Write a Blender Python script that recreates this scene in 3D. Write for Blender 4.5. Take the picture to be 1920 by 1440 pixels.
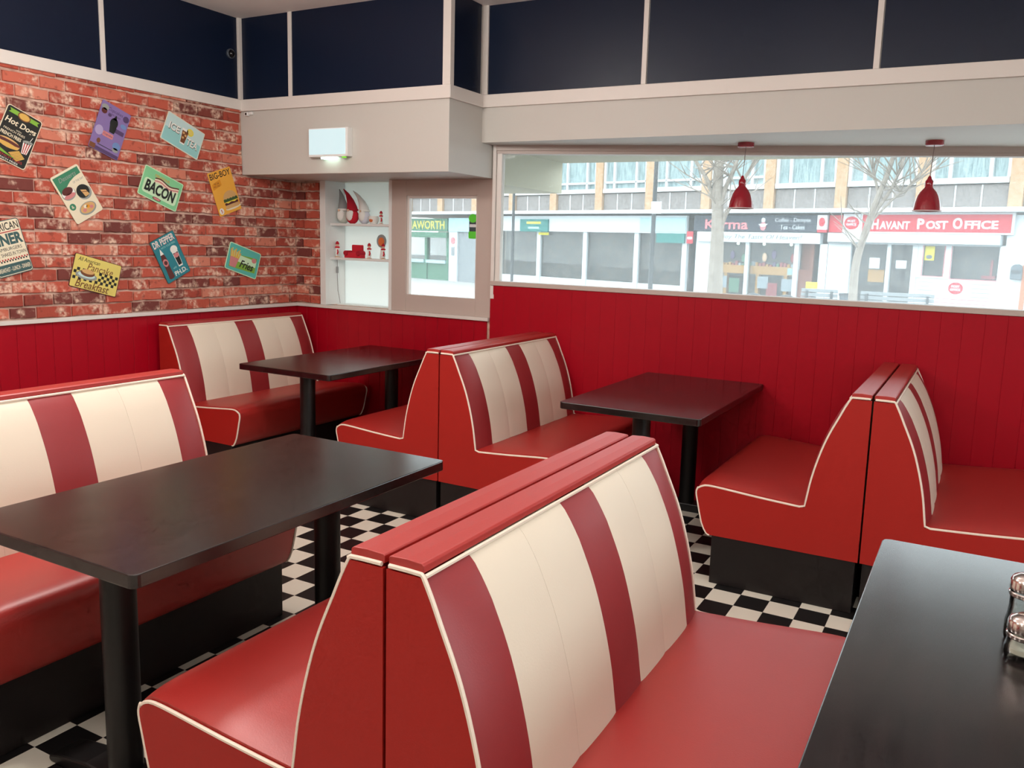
import bpy, bmesh, math, random
from mathutils import Matrix, Vector
random.seed(7)
for o in list(bpy.data.objects): bpy.data.objects.remove(o)
SC = bpy.context.scene
COL = SC.collection
PI = math.pi

# ------------------------------------------------------------------ camera
cd = bpy.data.cameras.new('camera'); cam = bpy.data.objects.new('camera', cd); COL.objects.link(cam)
_r = Vector((0.88045268, 0.47313153, 0.03081606)); _u = Vector((-0.09629455, 0.11479814, 0.98871065)); _f = Vector((-0.46425256, 0.87348036, -0.14663432))
cam.matrix_world = Matrix(((_r.x, _u.x, -_f.x, 0), (_r.y, _u.y, -_f.y, 0), (_r.z, _u.z, -_f.z, 1.55), (0, 0, 0, 1)))
cd.sensor_width = 36; cd.lens = 29.0684; cd.shift_x = -0.026688; cd.shift_y = -0.016551
cd.clip_start = 0.05; cd.clip_end = 300
SC.camera = cam

# ------------------------------------------------------------------ sky, lamps, exposure
w = bpy.data.worlds.new('overcast_sky'); SC.world = w; w.use_nodes = True
bg = w.node_tree.nodes['Background']
bg.inputs[0].default_value = (0.86, 0.94, 1.0, 1); bg.inputs[1].default_value = 5.0
SC.view_settings.view_transform = 'Standard'; SC.view_settings.look = 'None'
SC.view_settings.exposure = 0.0; SC.view_settings.gamma = 1.0; SC.view_settings.use_curve_mapping = False
SC.cycles.use_denoising = True
SC.cycles.max_bounces = 6; SC.cycles.diffuse_bounces = 3; SC.cycles.glossy_bounces = 3; SC.cycles.transmission_bounces = 6; SC.cycles.transparent_max_bounces = 12
SC.cycles.caustics_reflective = False; SC.cycles.caustics_refractive = False
SC.cycles.use_adaptive_sampling = True; SC.cycles.adaptive_threshold = 0.05; SC.cycles.adaptive_min_samples = 12
SC.cycles.sample_clamp_indirect = 6.0
# unseen ceiling lights without fittings; one above the near booth added to brighten it
for (x, y, p) in [(-3.0, 2.25, 60), (-1.2, 2.6, 14), (1.3, 2.2, 8), (-3.3, .2, 44), (-1.2, .3, 30), (-.1, 1.5, 20), (1.3, .2, 24), (-2.4, -1.8, 16), (.6, -1.8, 14)]:
    ld = bpy.data.lights.new('unseen_ceiling_light', 'POINT'); ld.shadow_soft_size = 0.14; ld.energy = p
    ld.color = (1.0, 0.945, 0.89)
    lo = bpy.data.objects.new('unseen_ceiling_light', ld); lo.location = (x, y, 2.52); COL.objects.link(lo)

# ------------------------------------------------------------------ materials
def lin(c): return tuple((v / 12.92 if v <= 0.04045 else ((v + 0.055) / 1.055) ** 2.4) for v in c)
def rgb(r, g, b): return lin((r / 255, g / 255, b / 255)) + (1,)
MATS = {}
def mat(name, col, rough=0.5, metal=0.0, spec=0.5, bump=0.0, bscale=200, var=0.0, vscale=4.0, vcol=None, stretch=None, coat=0.0, emit=0.0, ecol=None):
    m = bpy.data.materials.new(name); m.use_nodes = True; nt = m.node_tree; b = nt.nodes['Principled BSDF']
    b.inputs['Base Color'].default_value = col; b.inputs['Roughness'].default_value = rough
    b.inputs['Metallic'].default_value = metal; b.inputs['Specular IOR Level'].default_value = spec
    b.inputs['Coat Weight'].default_value = coat; b.inputs['Coat Roughness'].default_value = 0.15
    if emit:
        b.inputs['Emission Color'].default_value = ecol or col; b.inputs['Emission Strength'].default_value = emit
    def coords(scale):
        tc = nt.nodes.new('ShaderNodeTexCoord'); mp = nt.nodes.new('ShaderNodeMapping')
        nt.links.new(tc.outputs['Object'], mp.inputs[0])
        if scale: mp.inputs['Scale'].default_value = scale
        return mp
    if var:
        mp = coords(stretch); n = nt.nodes.new('ShaderNodeTexNoise'); n.inputs['Scale'].default_value = vscale; n.inputs['Detail'].default_value = 5
        nt.links.new(mp.outputs[0], n.inputs['Vector'])
        mx = nt.nodes.new('ShaderNodeMix'); mx.data_type = 'RGBA'
        rp = nt.nodes.new('ShaderNodeMapRange'); rp.inputs[1].default_value = 0.35; rp.inputs[2].default_value = 0.7; rp.inputs[4].default_value = var
        nt.links.new(n.outputs[0], rp.inputs[0]); nt.links.new(rp.outputs[0], mx.inputs[0])
        mx.inputs[6].default_value = col; mx.inputs[7].default_value = vcol or tuple(v * 0.6 for v in col[:3]) + (1,)
        nt.links.new(mx.outputs[2], b.inputs['Base Color'])
    if bump:
        mp = coords(stretch); n = nt.nodes.new('ShaderNodeTexNoise'); n.inputs['Scale'].default_value = bscale; n.inputs['Detail'].default_value = 3
        nt.links.new(mp.outputs[0], n.inputs['Vector'])
        bp = nt.nodes.new('ShaderNodeBump'); bp.inputs['Strength'].default_value = bump; bp.inputs['Distance'].default_value = 0.002
        nt.links.new(n.outputs[0], bp.inputs['Height']); nt.links.new(bp.outputs[0], b.inputs['Normal'])
    MATS[name] = m
    return m
M = MATS
mat('red_vinyl', rgb(172, 34, 28), 0.44, spec=1.0, bump=0.12, bscale=260)
mat('red_vinyl_back', rgb(152, 42, 46), 0.46, spec=0.7, bump=0.12, bscale=260)
mat('red_vinyl_end', rgb(172, 34, 27), 0.5, spec=0.35, bump=0.12, bscale=260)
mat('cream_vinyl', rgb(236, 222, 202), 0.5, bump=0.12, bscale=200)
mat('piping', rgb(248, 232, 214), 0.45)
mat('black_plinth', rgb(22, 15, 14), 0.5, bump=0.1, bscale=80)
mat('black_metal', rgb(17, 15, 15), 0.42)
mat('red_paint', rgb(168, 3, 28), 0.42, spec=0.25, bump=0.06, bscale=40)
mat('white_paint', rgb(203, 199, 192), 0.5, bump=0.05, bscale=60)
mat('trim_white', rgb(226, 218, 211), 0.42)
mat('frame_taupe', rgb(194, 178, 169), 0.45)
mat('ceiling_white', rgb(245, 238, 234), 0.7)
mat('navy_panel', rgb(15, 26, 48), 0.36, spec=0.3, bump=0.12, bscale=14)
mat('mortar', rgb(226, 192, 174), 0.9, bump=0.5, bscale=120, var=0.7, vscale=14, vcol=rgb(150, 96, 80))
mat('tile_black', rgb(26, 24, 24), 0.38)
mat('tile_white', rgb(232, 226, 210), 0.4)
mat('chrome', rgb(215, 205, 200), 0.16, metal=1.0)
mat('white_plastic', rgb(235, 235, 232), 0.4)
mat('dark_lens', rgb(14, 14, 18), 0.12)
mat('lamp_red', rgb(156, 10, 34), 0.16, spec=0.6, coat=0.5)
mat('lamp_inner', rgb(225, 205, 205), 0.5)
mat('cord_grey', rgb(120, 100, 95), 0.5)
mat('exit_lit', rgb(120, 135, 136), 0.5, emit=0.8, ecol=rgb(218, 242, 246))
mat('exit_strip', rgb(225, 255, 240), 0.5, emit=4.0, ecol=rgb(215, 255, 238))
mat('led_green', rgb(120, 200, 60), 0.5, emit=0.6, ecol=rgb(120, 220, 60))
# table tops: dark stained wood under lacquer
def wood(name, c1, c2, rough):
    m = bpy.data.materials.new(name); m.use_nodes = True; nt = m.node_tree; b = nt.nodes['Principled BSDF']
    tc = nt.nodes.new('ShaderNodeTexCoord'); mp = nt.nodes.new('ShaderNodeMapping'); mp.inputs['Scale'].default_value = (14, 1.6, 4)
    n = nt.nodes.new('ShaderNodeTexNoise'); n.inputs['Scale'].default_value = 2.2; n.inputs['Detail'].default_value = 7; n.inputs['Roughness'].default_value = 0.62
    nt.links.new(tc.outputs['Object'], mp.inputs[0]); nt.links.new(mp.outputs[0], n.inputs['Vector'])
    cr = nt.nodes.new('ShaderNodeValToRGB'); cr.color_ramp.elements[0].position = 0.3; cr.color_ramp.elements[1].position = 0.75
    cr.color_ramp.elements[0].color = c1; cr.color_ramp.elements[1].color = c2
    nt.links.new(n.outputs[0], cr.inputs[0]); nt.links.new(cr.outputs[0], b.inputs['Base Color'])
    n2 = nt.nodes.new('ShaderNodeTexNoise'); n2.inputs['Scale'].default_value = 3; n2.inputs['Detail'].default_value = 2
    nt.links.new(tc.outputs['Object'], n2.inputs['Vector'])
    mr = nt.nodes.new('ShaderNodeMapRange'); mr.inputs[1].default_value = 0.3; mr.inputs[2].default_value = 0.75
    mr.inputs[3].default_value = rough - 0.02; mr.inputs[4].default_value = rough + 0.03
    nt.links.new(n2.outputs[0], mr.inputs[0]); nt.links.new(mr.outputs[0], b.inputs['Roughness'])
    b.inputs['Specular IOR Level'].default_value = 0.85; b.inputs['IOR'].default_value = 1.52
    MATS[name] = m
wood('table_wood', rgb(14, 10, 10), rgb(38, 28, 28), 0.21)
# bricks: each one its own tone, with pale lime patches
def brick_material():
    m = bpy.data.materials.new('brick'); m.use_nodes = True; nt = m.node_tree; b = nt.nodes['Principled BSDF']
    oi = nt.nodes.new('ShaderNodeObjectInfo'); cr = nt.nodes.new('ShaderNodeValToRGB'); cr.color_ramp.interpolation = 'LINEAR'
    el = cr.color_ramp.elements
    for k, (p, c) in enumerate([(0.0, rgb(112, 54, 48)), (0.12, rgb(122, 58, 50)), (0.2, rgb(164, 70, 54)), (0.6, rgb(190, 86, 66)), (0.85, rgb(200, 104, 82)), (1.0, rgb(212, 134, 110))]):
        e = el[k] if k < 2 else el.new(p)
        e.position = p; e.color = c
    nt.links.new(oi.outputs['Random'], cr.inputs[0])
    geo = nt.nodes.new('ShaderNodeNewGeometry')
    def noise(scale, det, off):
        mp = nt.nodes.new('ShaderNodeMapping'); mp.inputs['Location'].default_value = off
        nt.links.new(geo.outputs['Position'], mp.inputs[0])
        n = nt.nodes.new('ShaderNodeTexNoise'); n.inputs['Scale'].default_value = scale; n.inputs['Detail'].default_value = det
        nt.links.new(mp.outputs[0], n.inputs['Vector']); return n
    n1 = noise(11, 6, (3, 1, 2)); n2 = noise(42, 4, (0, 5, 2)); n3 = noise(24, 5, (7, 2, 9))
    r1 = nt.nodes.new('ShaderNodeMapRange'); r1.inputs[1].default_value = 0.50; r1.inputs[2].default_value = 0.62; r1.inputs[4].default_value = 0.9
    nt.links.new(n1.outputs[0], r1.inputs[0])
    r2 = nt.nodes.new('ShaderNodeMapRange'); r2.inputs[1].default_value = 0.36; r2.inputs[2].default_value = 0.62
    nt.links.new(n2.outputs[0], r2.inputs[0])
    mu = nt.nodes.new('ShaderNodeMath'); mu.operation = 'MULTIPLY'; nt.links.new(r1.outputs[0], mu.inputs[0]); nt.links.new(r2.outputs[0], mu.inputs[1])
    mx = nt.nodes.new('ShaderNodeMix'); mx.data_type = 'RGBA'
    nt.links.new(mu.outputs[0], mx.inputs[0]); nt.links.new(cr.outputs[0], mx.inputs[6]); mx.inputs[7].default_value = rgb(238, 206, 182)
    r3 = nt.nodes.new('ShaderNodeMapRange'); r3.inputs[1].default_value = 0.57; r3.inputs[2].default_value = 0.68; r3.inputs[4].default_value = 0.55
    nt.links.new(n3.outputs[0], r3.inputs[0])
    mx2 = nt.nodes.new('ShaderNodeMix'); mx2.data_type = 'RGBA'
    nt.links.new(r3.outputs[0], mx2.inputs[0]); nt.links.new(mx.outputs[2], mx2.inputs[6]); mx2.inputs[7].default_value = rgb(112, 48, 40)
    nt.links.new(mx2.outputs[2], b.inputs['Base Color']); b.inputs['Roughness'].default_value = 0.8
    bp = nt.nodes.new('ShaderNodeBump'); bp.inputs['Strength'].default_value = 0.5; bp.inputs['Distance'].default_value = 0.003
    nt.links.new(n2.outputs[0], bp.inputs['Height']); nt.links.new(bp.outputs[0], b.inputs['Normal'])
    MATS['brick'] = m
brick_material()
# window glass: clear pane, whitish veil mixed in to imitate glare and haze
def glass(name, veil, gloss):
    m = bpy.data.materials.new(name); m.use_nodes = True; nt = m.node_tree; nt.nodes.clear()
    out = nt.nodes.new('ShaderNodeOutputMaterial'); tr = nt.nodes.new('ShaderNodeBsdfTransparent'); tl = nt.nodes.new('ShaderNodeBsdfTranslucent')
    gl = nt.nodes.new('ShaderNodeBsdfGlossy'); gl.inputs['Roughness'].default_value = 0.02
    tl.inputs[0].default_value = (0.93, 0.98, 1, 1); tr.inputs[0].default_value = (0.97, 0.99, 0.98, 1)
    a = nt.nodes.new('ShaderNodeMixShader'); a.inputs[0].default_value = veil
    nt.links.new(tr.outputs[0], a.inputs[1]); nt.links.new(tl.outputs[0], a.inputs[2])
    fr = nt.nodes.new('ShaderNodeFresnel'); fr.inputs[0].default_value = 1.25
    mu = nt.nodes.new('ShaderNodeMath'); mu.operation = 'MULTIPLY'; mu.inputs[1].default_value = gloss; nt.links.new(fr.outputs[0], mu.inputs[0])
    c = nt.nodes.new('ShaderNodeMixShader'); nt.links.new(mu.outputs[0], c.inputs[0]); nt.links.new(a.outputs[0], c.inputs[1]); nt.links.new(gl.outputs[0], c.inputs[2])
    nt.links.new(c.outputs[0], out.inputs[0]); MATS[name] = m
glass('window_glass', 0.12, 0.12)
glass('far_glass', 0.0, 1.0)
glass('shaker_glass', 0.04, 1.6)
def sheer():
    m = bpy.data.materials.new('frosted_white'); m.use_nodes = True; nt = m.node_tree; nt.nodes.clear()
    out = nt.nodes.new('ShaderNodeOutputMaterial'); d = nt.nodes.new('ShaderNodeBsdfDiffuse'); t = nt.nodes.new('ShaderNodeBsdfTranslucent')
    d.inputs[0].default_value = (0.9, 0.91, 0.87, 1); t.inputs[0].default_value = (0.9, 0.93, 0.9, 1)
    a = nt.nodes.new('ShaderNodeMixShader'); a.inputs[0].default_value = 0.72
    nt.links.new(d.outputs[0], a.inputs[1]); nt.links.new(t.outputs[0], a.inputs[2]); nt.links.new(a.outputs[0], out.inputs[0]); MATS['frosted_white'] = m
sheer()
def paint(name, r, g, b, rough=0.6, **k):
    return mat(name, rgb(r, g, b), rough, **k)

# ------------------------------------------------------------------ mesh helpers
def box(x0, x1, y0, y1, z0, z1):
    v = [(x0, y0, z0), (x1, y0, z0), (x1, y1, z0), (x0, y1, z0), (x0, y0, z1), (x1, y0, z1), (x1, y1, z1), (x0, y1, z1)]
    f = [(0, 3, 2, 1), (4, 5, 6, 7), (0, 1, 5, 4), (1, 2, 6, 5), (2, 3, 7, 6), (3, 0, 4, 7)]
    return v, f
def prism(pts, z0, z1):                       # polygon in local x,y extruded along z
    n = len(pts)
    v = [(x, y, z0) for x, y in pts] + [(x, y, z1) for x, y in pts]
    f = [tuple(range(n - 1, -1, -1)), tuple(range(n, 2 * n))] + [(i, (i + 1) % n, n + (i + 1) % n, n + i) for i in range(n)]
    return v, f
def prism_y(pts, y0, y1):                     # polygon in x,z extruded along y
    v, f = prism(pts, y0, y1)
    return [(x, z, y) for x, y, z in v], [tuple(reversed(q)) for q in f]
def lathe(prof, seg=20, c=(0, 0, 0), axis='z', closed=False):
    v, f = [], []; n = len(prof)
    for k in range(seg):
        a = 2 * PI * k / seg
        for r, h in prof:
            p = (r * math.cos(a), r * math.sin(a), h)
            if axis == 'y': p = (p[0], p[2], -p[1])
            v.append((p[0] + c[0], p[1] + c[1], p[2] + c[2]))
    for k in range(seg):
        k2 = (k + 1) % seg
        for i in range(n - 1 if not closed else n):
            j = (i + 1) % n
            f.append((k * n + i, k2 * n + i, k2 * n + j, k * n + j))
    if not closed:
        if prof[0][0] > 1e-6: f.append(tuple(k * n for k in reversed(range(seg))))
        if prof[-1][0] > 1e-6: f.append(tuple(k * n + n - 1 for k in range(seg)))
    return v, f
def tube(path, r, seg=8, closed=False):
    path = [Vector(p) for p in path]; n = len(path); rs = r if isinstance(r, (list, tuple)) else [r] * n
    v, f = [], []; prev = None
    for i, p in enumerate(path):
        t = (path[(i + 1) % n] - path[i - 1]) if closed else (path[min(i + 1, n - 1)] - path[max(i - 1, 0)])
        t.normalize()
        if prev is None:
            a = Vector((0, 0, 1)) if abs(t.z) < 0.9 else Vector((1, 0, 0)); nrm = (a - t * a.dot(t)).normalized()
        else:
            nrm = (prev - t * prev.dot(t)).normalized()
        prev = nrm; bn = t.cross(nrm)
        for k in range(seg):
            a = 2 * PI * k / seg; q = p + (nrm * math.cos(a) + bn * math.sin(a)) * rs[i]; v.append(tuple(q))
    m = n if closed else n - 1
    for i in range(m):
        j = (i + 1) % n
        for k in range(seg):
            k2 = (k + 1) % seg; f.append((i * seg + k, i * seg + k2, j * seg + k2, j * seg + k))
    if not closed:
        f.append(tuple(reversed(range(seg)))); f.append(tuple((n - 1) * seg + k for k in range(seg)))
    return v, f
def join(*vfs):
    V, F = [], []
    for v, f in vfs:
        b = len(V); V += v; F += [tuple(i + b for i in q) for q in f]
    return V, F
def ball(c, rx, ry=None, rz=None, seg=12, rings=8):
    ry = ry or rx; rz = rz or rx
    v, f = lathe([(max(math.sin(PI * i / rings), 1e-7), -math.cos(PI * i / rings)) for i in range(rings + 1)], seg)
    return [(c[0] + x * rx, c[1] + y * ry, c[2] + z * rz) for x, y, z in v], f
def mesh(name, vf, m, smooth=False, bev=0.0, bseg=2):
    me = bpy.data.meshes.new(name); me.from_pydata(vf[0], [], vf[1])
    bm = bmesh.new(); bm.from_mesh(me)
    bmesh.ops.remove_doubles(bm, verts=bm.verts, dist=1e-6)
    bmesh.ops.recalc_face_normals(bm, faces=bm.faces)
    if bev:
        ed = [e for e in bm.edges if len(e.link_faces) == 2 and e.calc_face_angle(0) > 0.5]
        bmesh.ops.bevel(bm, geom=ed, offset=bev, segments=bseg, affect='EDGES', profile=0.5, clamp_overlap=True)
    bm.to_mesh(me); bm.free()
    for mm in (m if isinstance(m, (list, tuple)) else [m]): me.materials.append(MATS[mm] if isinstance(mm, str) else mm)
    if smooth:
        me.polygons.foreach_set('use_smooth', [True] * len(me.polygons))
        try: me.set_sharp_from_angle(angle=0.7)
        except Exception: pass
    me.update(); return me
def link(name, data, parent=None, matrix=None, loc=None):
    o = bpy.data.objects.new(name, data); COL.objects.link(o)
    if parent is not None: o.parent = parent
    if matrix is not None: o.matrix_local = matrix
    if loc is not None: o.location = loc
    return o
def obj(name, vf, m, parent=None, smooth=False, bev=0.0, loc=None, matrix=None, bseg=2):
    return link(name, mesh(name, vf, m, smooth, bev, bseg), parent, matrix, loc)
def thing(name, label, cat, loc=(0, 0, 0), rz=0.0, group=None, matrix=None):
    o = bpy.data.objects.new(name, None); COL.objects.link(o); o.empty_display_size = 0.1
    if matrix is not None: o.matrix_world = matrix
    else: o.location = loc; o.rotation_euler = (0, 0, rz)
    return tag(o, label, cat, group)
def tag(o, label=None, cat=None, group=None, kind=None):
    if label: o['label'] = label
    if cat: o['category'] = cat
    if group: o['group'] = group
    if kind: o['kind'] = kind
    return o
def struct(o, label=None): return tag(o, label, kind='structure')
def copy_tree(o, parent=None):
    c = o.copy(); COL.objects.link(c); c.parent = parent
    for ch in list(o.children): copy_tree(ch, c)
    return c
def plane_frame(origin, xdir):                # local x = xdir, y = up, z = towards the viewer of that face
    x = Vector(xdir).normalized(); y = Vector((0, 0, 1)); z = x.cross(y); o = origin
    return Matrix(((x.x, y.x, z.x, o[0]), (x.y, y.y, z.y, o[1]), (x.z, y.z, z.z, o[2]), (0, 0, 0, 1)))
def rrect(x0, x1, y0, y1, r, n=4):
    p = []
    for cx, cy, a0 in ((x1 - r, y1 - r, 0), (x0 + r, y1 - r, 90), (x0 + r, y0 + r, 180), (x1 - r, y0 + r, 270)):
        for k in range(n + 1):
            a = math.radians(a0 + 90 * k / n); p.append((cx + r * math.cos(a), cy + r * math.sin(a)))
    return p
def ell(cx, cy, rx, ry=None, n=20, rot=0):
    ry = ry or rx; c, s = math.cos(rot), math.sin(rot); out = []
    for k in range(n):
        a = 2 * PI * k / n; x, y = rx * math.cos(a), ry * math.sin(a); out.append((cx + x * c - y * s, cy + x * s + y * c))
    return out
_tc = {}
def text_mesh(s, m, bold=0.0, shear=0.0, spacing=1.0, depth=0.002):
    key = (s, m, bold, shear, spacing, depth)
    if key in _tc: return _tc[key]
    c = bpy.data.curves.new('lettering', 'FONT'); c.body = s; c.size = 1.0; c.offset = bold; c.shear = shear; c.space_character = spacing
    c.extrude = depth; c.align_x = 'CENTER'; c.align_y = 'CENTER'; c.resolution_u = 3; c.space_line = 0.9
    o = bpy.data.objects.new('lettering', c); COL.objects.link(o)
    bpy.context.view_layer.update()
    me = bpy.data.meshes.new_from_object(o.evaluated_get(bpy.context.evaluated_depsgraph_get()))
    bpy.data.objects.remove(o); bpy.data.curves.remove(c)
    xs = [v.co.x for v in me.vertices]; ys = [v.co.y for v in me.vertices]
    cx, cy = (min(xs) + max(xs)) / 2, (min(ys) + max(ys)) / 2
    for v in me.vertices: v.co.x -= cx; v.co.y -= cy
    me.materials.clear(); me.materials.append(MATS[m]); me.name = 'lettering'
    _tc[key] = (me, max(xs) - min(xs), max(ys) - min(ys)); return _tc[key]
def text(s, x, y, z, wd, ht, m, parent, rot=0.0, bold=0.0, shear=0.0, spacing=1.0, name='lettering', thick=0.0008):
    me, w0, h0 = text_mesh(s, m, bold, shear, spacing)
    o = link(name, me, parent)
    sx = wd / w0; sy = ht / h0 if ht else sx
    o.location = (x, y, z); o.rotation_euler = (0, 0, rot); o.scale = (sx, sy, thick / 0.004 if thick else sx); return o
def flat(name, pts, z0, z1, m, parent, **k): return obj(name, prism(pts, z0, z1), m, parent, **k)
def bar(name, a, b, wd, z0, z1, m, parent):
    d = Vector((b[0] - a[0], b[1] - a[1])); n = Vector((-d.y, d.x)).normalized() * wd / 2
    return flat(name, [(a[0] - n.x, a[1] - n.y), (b[0] - n.x, b[1] - n.y), (b[0] + n.x, b[1] + n.y), (a[0] + n.x, a[1] + n.y)], z0, z1, m, parent)

# ------------------------------------------------------------------ room shell
XL, YB, ZC = -4.80, 4.89, 3.05
WS = 0.26                                       # the shop window runs at an angle to the room
def wy(x): return 4.90 + WS * (x + 3.0)
XR, YN = 3.2, -3.2
floor = struct(obj('floor', box(XL - .15, XR + .15, YN - .15, 6.6, -0.12, -0.004), 'tile_black'), 'black and white chequered vinyl floor')
TX, TY, GX, GY = 0.12952, 0.13398, -0.97029, 3.60810
def tile_white(i, j): return (i + j) % 2 == 1
tme = {}
for wh in (False, True):
    tme[wh] = mesh('tile', box(-TX / 2 + .0004, TX / 2 - .0004, -TY / 2 + .0004, TY / 2 - .0004, -0.004, 0.0), 'tile_white' if wh else 'tile_black')
vW, vB = ([], []), ([], [])
ntile = 0
def shown(x, y):
    return (-2.5 < x < -0.25 and 2.36 < y < 3.72) or (-2.56 < x < -1.85 and 1.1 < y < 2.42) or (-3.4 < x < -2.5 and 2.55 < y < 3.6)
for i in range(math.floor((XL - GX) / TX) , math.ceil((XR - GX) / TX)):
    for j in range(math.floor((YN - GY) / TY), math.ceil((4.9 - GY) / TY)):
        x, y = GX + (i + .5) * TX, GY + (j + .5) * TY
        if x < XL + .06 or y > 4.83 or x > XR - .06 or y < YN + .06: continue
        wh = tile_white(i, j)
        if shown(x, y) and ntile < 300:
            link('tile', tme[wh], floor, loc=(x, y, 0)); ntile += 1
        else:
            t = vW if wh else vB
            v, f = box(x - TX / 2 + .0004, x + TX / 2 - .0004, y - TY / 2 + .0004, y + TY / 2 - .0004, -.004, 0)
            b = len(t[0]); t[0].extend(v); t[1].extend(tuple(q + b for q in ff) for ff in f)
V, F = join(vW, vB); nW = len(vW[1])
tf = mesh('tile_field', (V, F), ['tile_white', 'tile_black'])
for pl in tf.polygons:
    c = pl.center; i = math.floor((c.x - GX) / TX); j = math.floor((c.y - GY) / TY); pl.material_index = 0 if tile_white(i, j) else 1
tag(link('tile_field', tf, floor), kind='stuff')

ceiling = struct(obj('ceiling', box(XL - .15, XR + .15, YN - .15, 6.8, ZC, ZC + .1), 'ceiling_white'), 'plain white ceiling')
wall_left = struct(obj('wall_left', box(XL - .15, XL, YN, 5.4, -.1, ZC), 'mortar'), 'brick-faced left wall with red boarding below')
wall_rear = struct(obj('wall_rear', box(XL - .15, XR + .15, YN - .15, YN, -.1, ZC), 'white_paint'), 'white wall behind the dining room')
wall_right = struct(obj('wall_right', join(box(XR, XR + .15, YN, .0, -.1, ZC), box(XR, XR + .15, 3.2, 6.7, -.1, ZC), box(XR, XR + .15, 0, 3.2, -.1, 1.0), box(XR, XR + .15, 0, 3.2, 2.35, ZC)), 'white_paint'), 'white side wall with an added window')
win3 = struct(obj('window_added', box(XR + .07, XR + .076, 0, 3.2, 1.0, 2.35), 'window_glass'), 'unseen side window added for daylight')  # unseen window added to bring daylight onto the near booth
# back wall with the display recess and the glazed panel
vf = join(box(XL, -4.54, YB, YB + .12, -.1, 2.0), box(-4.54, -3.0, YB, YB + .12, -.1, 1.03))
wall_back = struct(obj('wall_back', vf, 'mortar'), 'back wall beside the shop window')
wall_window = struct(obj('wall_window', prism([(-3.0, YB), (XR, YB), (XR, YB + .07), (-3.0, YB + .07)], -.1, 1.262), 'red_paint'), 'red boarded wall under the shop window')
outer_base = struct(obj('wall_outer', prism([(-3.0, 5.0), (XR, wy(XR) + .02), (XR, wy(XR) + .15), (-3.0, 5.12)], -.4, 1.17), 'white_paint'), 'low wall under the shop window glass')
shelf_board = struct(obj('trim_5', prism([(-2.98, YB + .07), (XR, YB + .07), (XR, wy(XR) + .1), (-2.98, 5.0)], 1.13, 1.17), 'trim_white'), 'deep white board behind the red wall')
bulk_l = struct(obj('wall_bulkhead_left', box(XL, -3.0, 4.36, 5.05, 1.98, ZC), 'white_paint', bev=.004), 'white boxed bulkhead over the display shelves')
bulk_w = struct(obj('wall_bulkhead_window', prism([(-3.0, 4.74), (XR, 4.74), (XR, wy(XR) + .12), (-3.0, 5.05)], 2.2, ZC), 'white_paint'), 'white bulkhead over the shop window')

# --- boards of the red panelling
def board(wd, h, g, bv): return mesh('board', box(-wd / 2 + g, wd / 2 - g, 0, h, 0, .012), 'red_paint', bev=bv, bseg=1)
bl = board(.104, 1.012, .0006, .0016); bw = board(.104, 1.262, .0002, .0008)
for k in range(34):
    y = 4.838 - .104 * k
    link('board', bl, wall_left, matrix=plane_frame((XL, y, 0), (0, 1, 0)))
for k in range(17):
    x = XL + .066 + .104 * k
    if x < -3.04: link('board', bl, wall_back, matrix=plane_frame((x, YB, 0), (1, 0, 0)))
for k in range(46):
    x = -2.94 + .104 * k
    link('board', bw, wall_window, matrix=plane_frame((x, YB, 0), (1, 0, 0)))
obj('plain_boarding', box(XL, XL + .012, YN, 1.25, 0, 1.012), 'red_paint', wall_left)

# --- bricks
bvar = []
for k in range(14):
    L = 1.0; pts = []; rr = random.Random(k)
    n = 5
    for i in range(n + 1): pts.append((-.5 + i / n, -.5 + rr.uniform(-.05, .05)))
    for i in range(n + 1): pts.append((.5 - i / n, .5 + rr.uniform(-.05, .05)))
    v = [(x, y, 0) for x, y in pts] + [(x * .995, y * .99, .7) for x, y in pts] + [(x * .965, y * .88, 1.0) for x, y in pts]
    m = len(pts); f = [tuple(range(2 * m, 3 * m))]
    for a in (0, m): f += [(a + i, a + (i + 1) % m, a + m + (i + 1) % m, a + m + i) for i in range(m)]
    me = bpy.data.meshes.new('brick'); me.from_pydata(v, [], f); me.materials.append(MATS['brick']); me.update(); bvar.append(me)
PITCH = .0722; nb = 0
bf = ([], [])
def lay(parent, frame, a0, a1, z0, row, indiv):
    global nb
    rr = random.Random(row * 31 + 5)
    a = a0 - rr.uniform(0, .16)
    while a < a1:
        L = rr.choice([.2, .2, .19, .21, .17, .205, .12, .15, .19])
        e0, e1 = max(a, a0) + .0045, min(a + L, a1) - .0045
        if e1 - e0 > .02:
            M4 = frame @ Matrix.Translation(((e0 + e1) / 2, z0 + PITCH / 2 + rr.uniform(-.002, .002), 0)) @ Matrix.Rotation(rr.uniform(-.008, .008), 4, 'Z') @ Matrix.Diagonal((e1 - e0, .0595 + rr.uniform(-.003, .003), .013 + rr.uniform(-.002, .002), 1))
            me = rr.choice(bvar)
            if indiv: link('brick', me, parent, matrix=M4); nb += 1
            else:
                b = len(bf[0]); bf[0].extend(tuple(M4 @ v.co) for v in me.vertices); bf[1].extend(tuple(q + b for q in p.vertices) for p in me.polygons)
        a += L
FL = plane_frame((XL, 0, 0), (0, 1, 0)); FB = plane_frame((0, YB, 0), (1, 0, 0))
for r in range(20):
    z = 1.035 + r * PITCH
    if z > 2.42: break
    top = 4.885 if z < 1.96 else 4.36
    lay(wall_left, FL, 2.42, top, z, r, True)
    lay(wall_left, FL, 0.6, 2.42, z, r + 100, False)
    if z < 1.96: lay(wall_back, FB, XL + .008, -4.545, z, r + 50, True)
tag(obj('brick_field', bf, 'brick', wall_left), kind='stuff')

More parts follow.
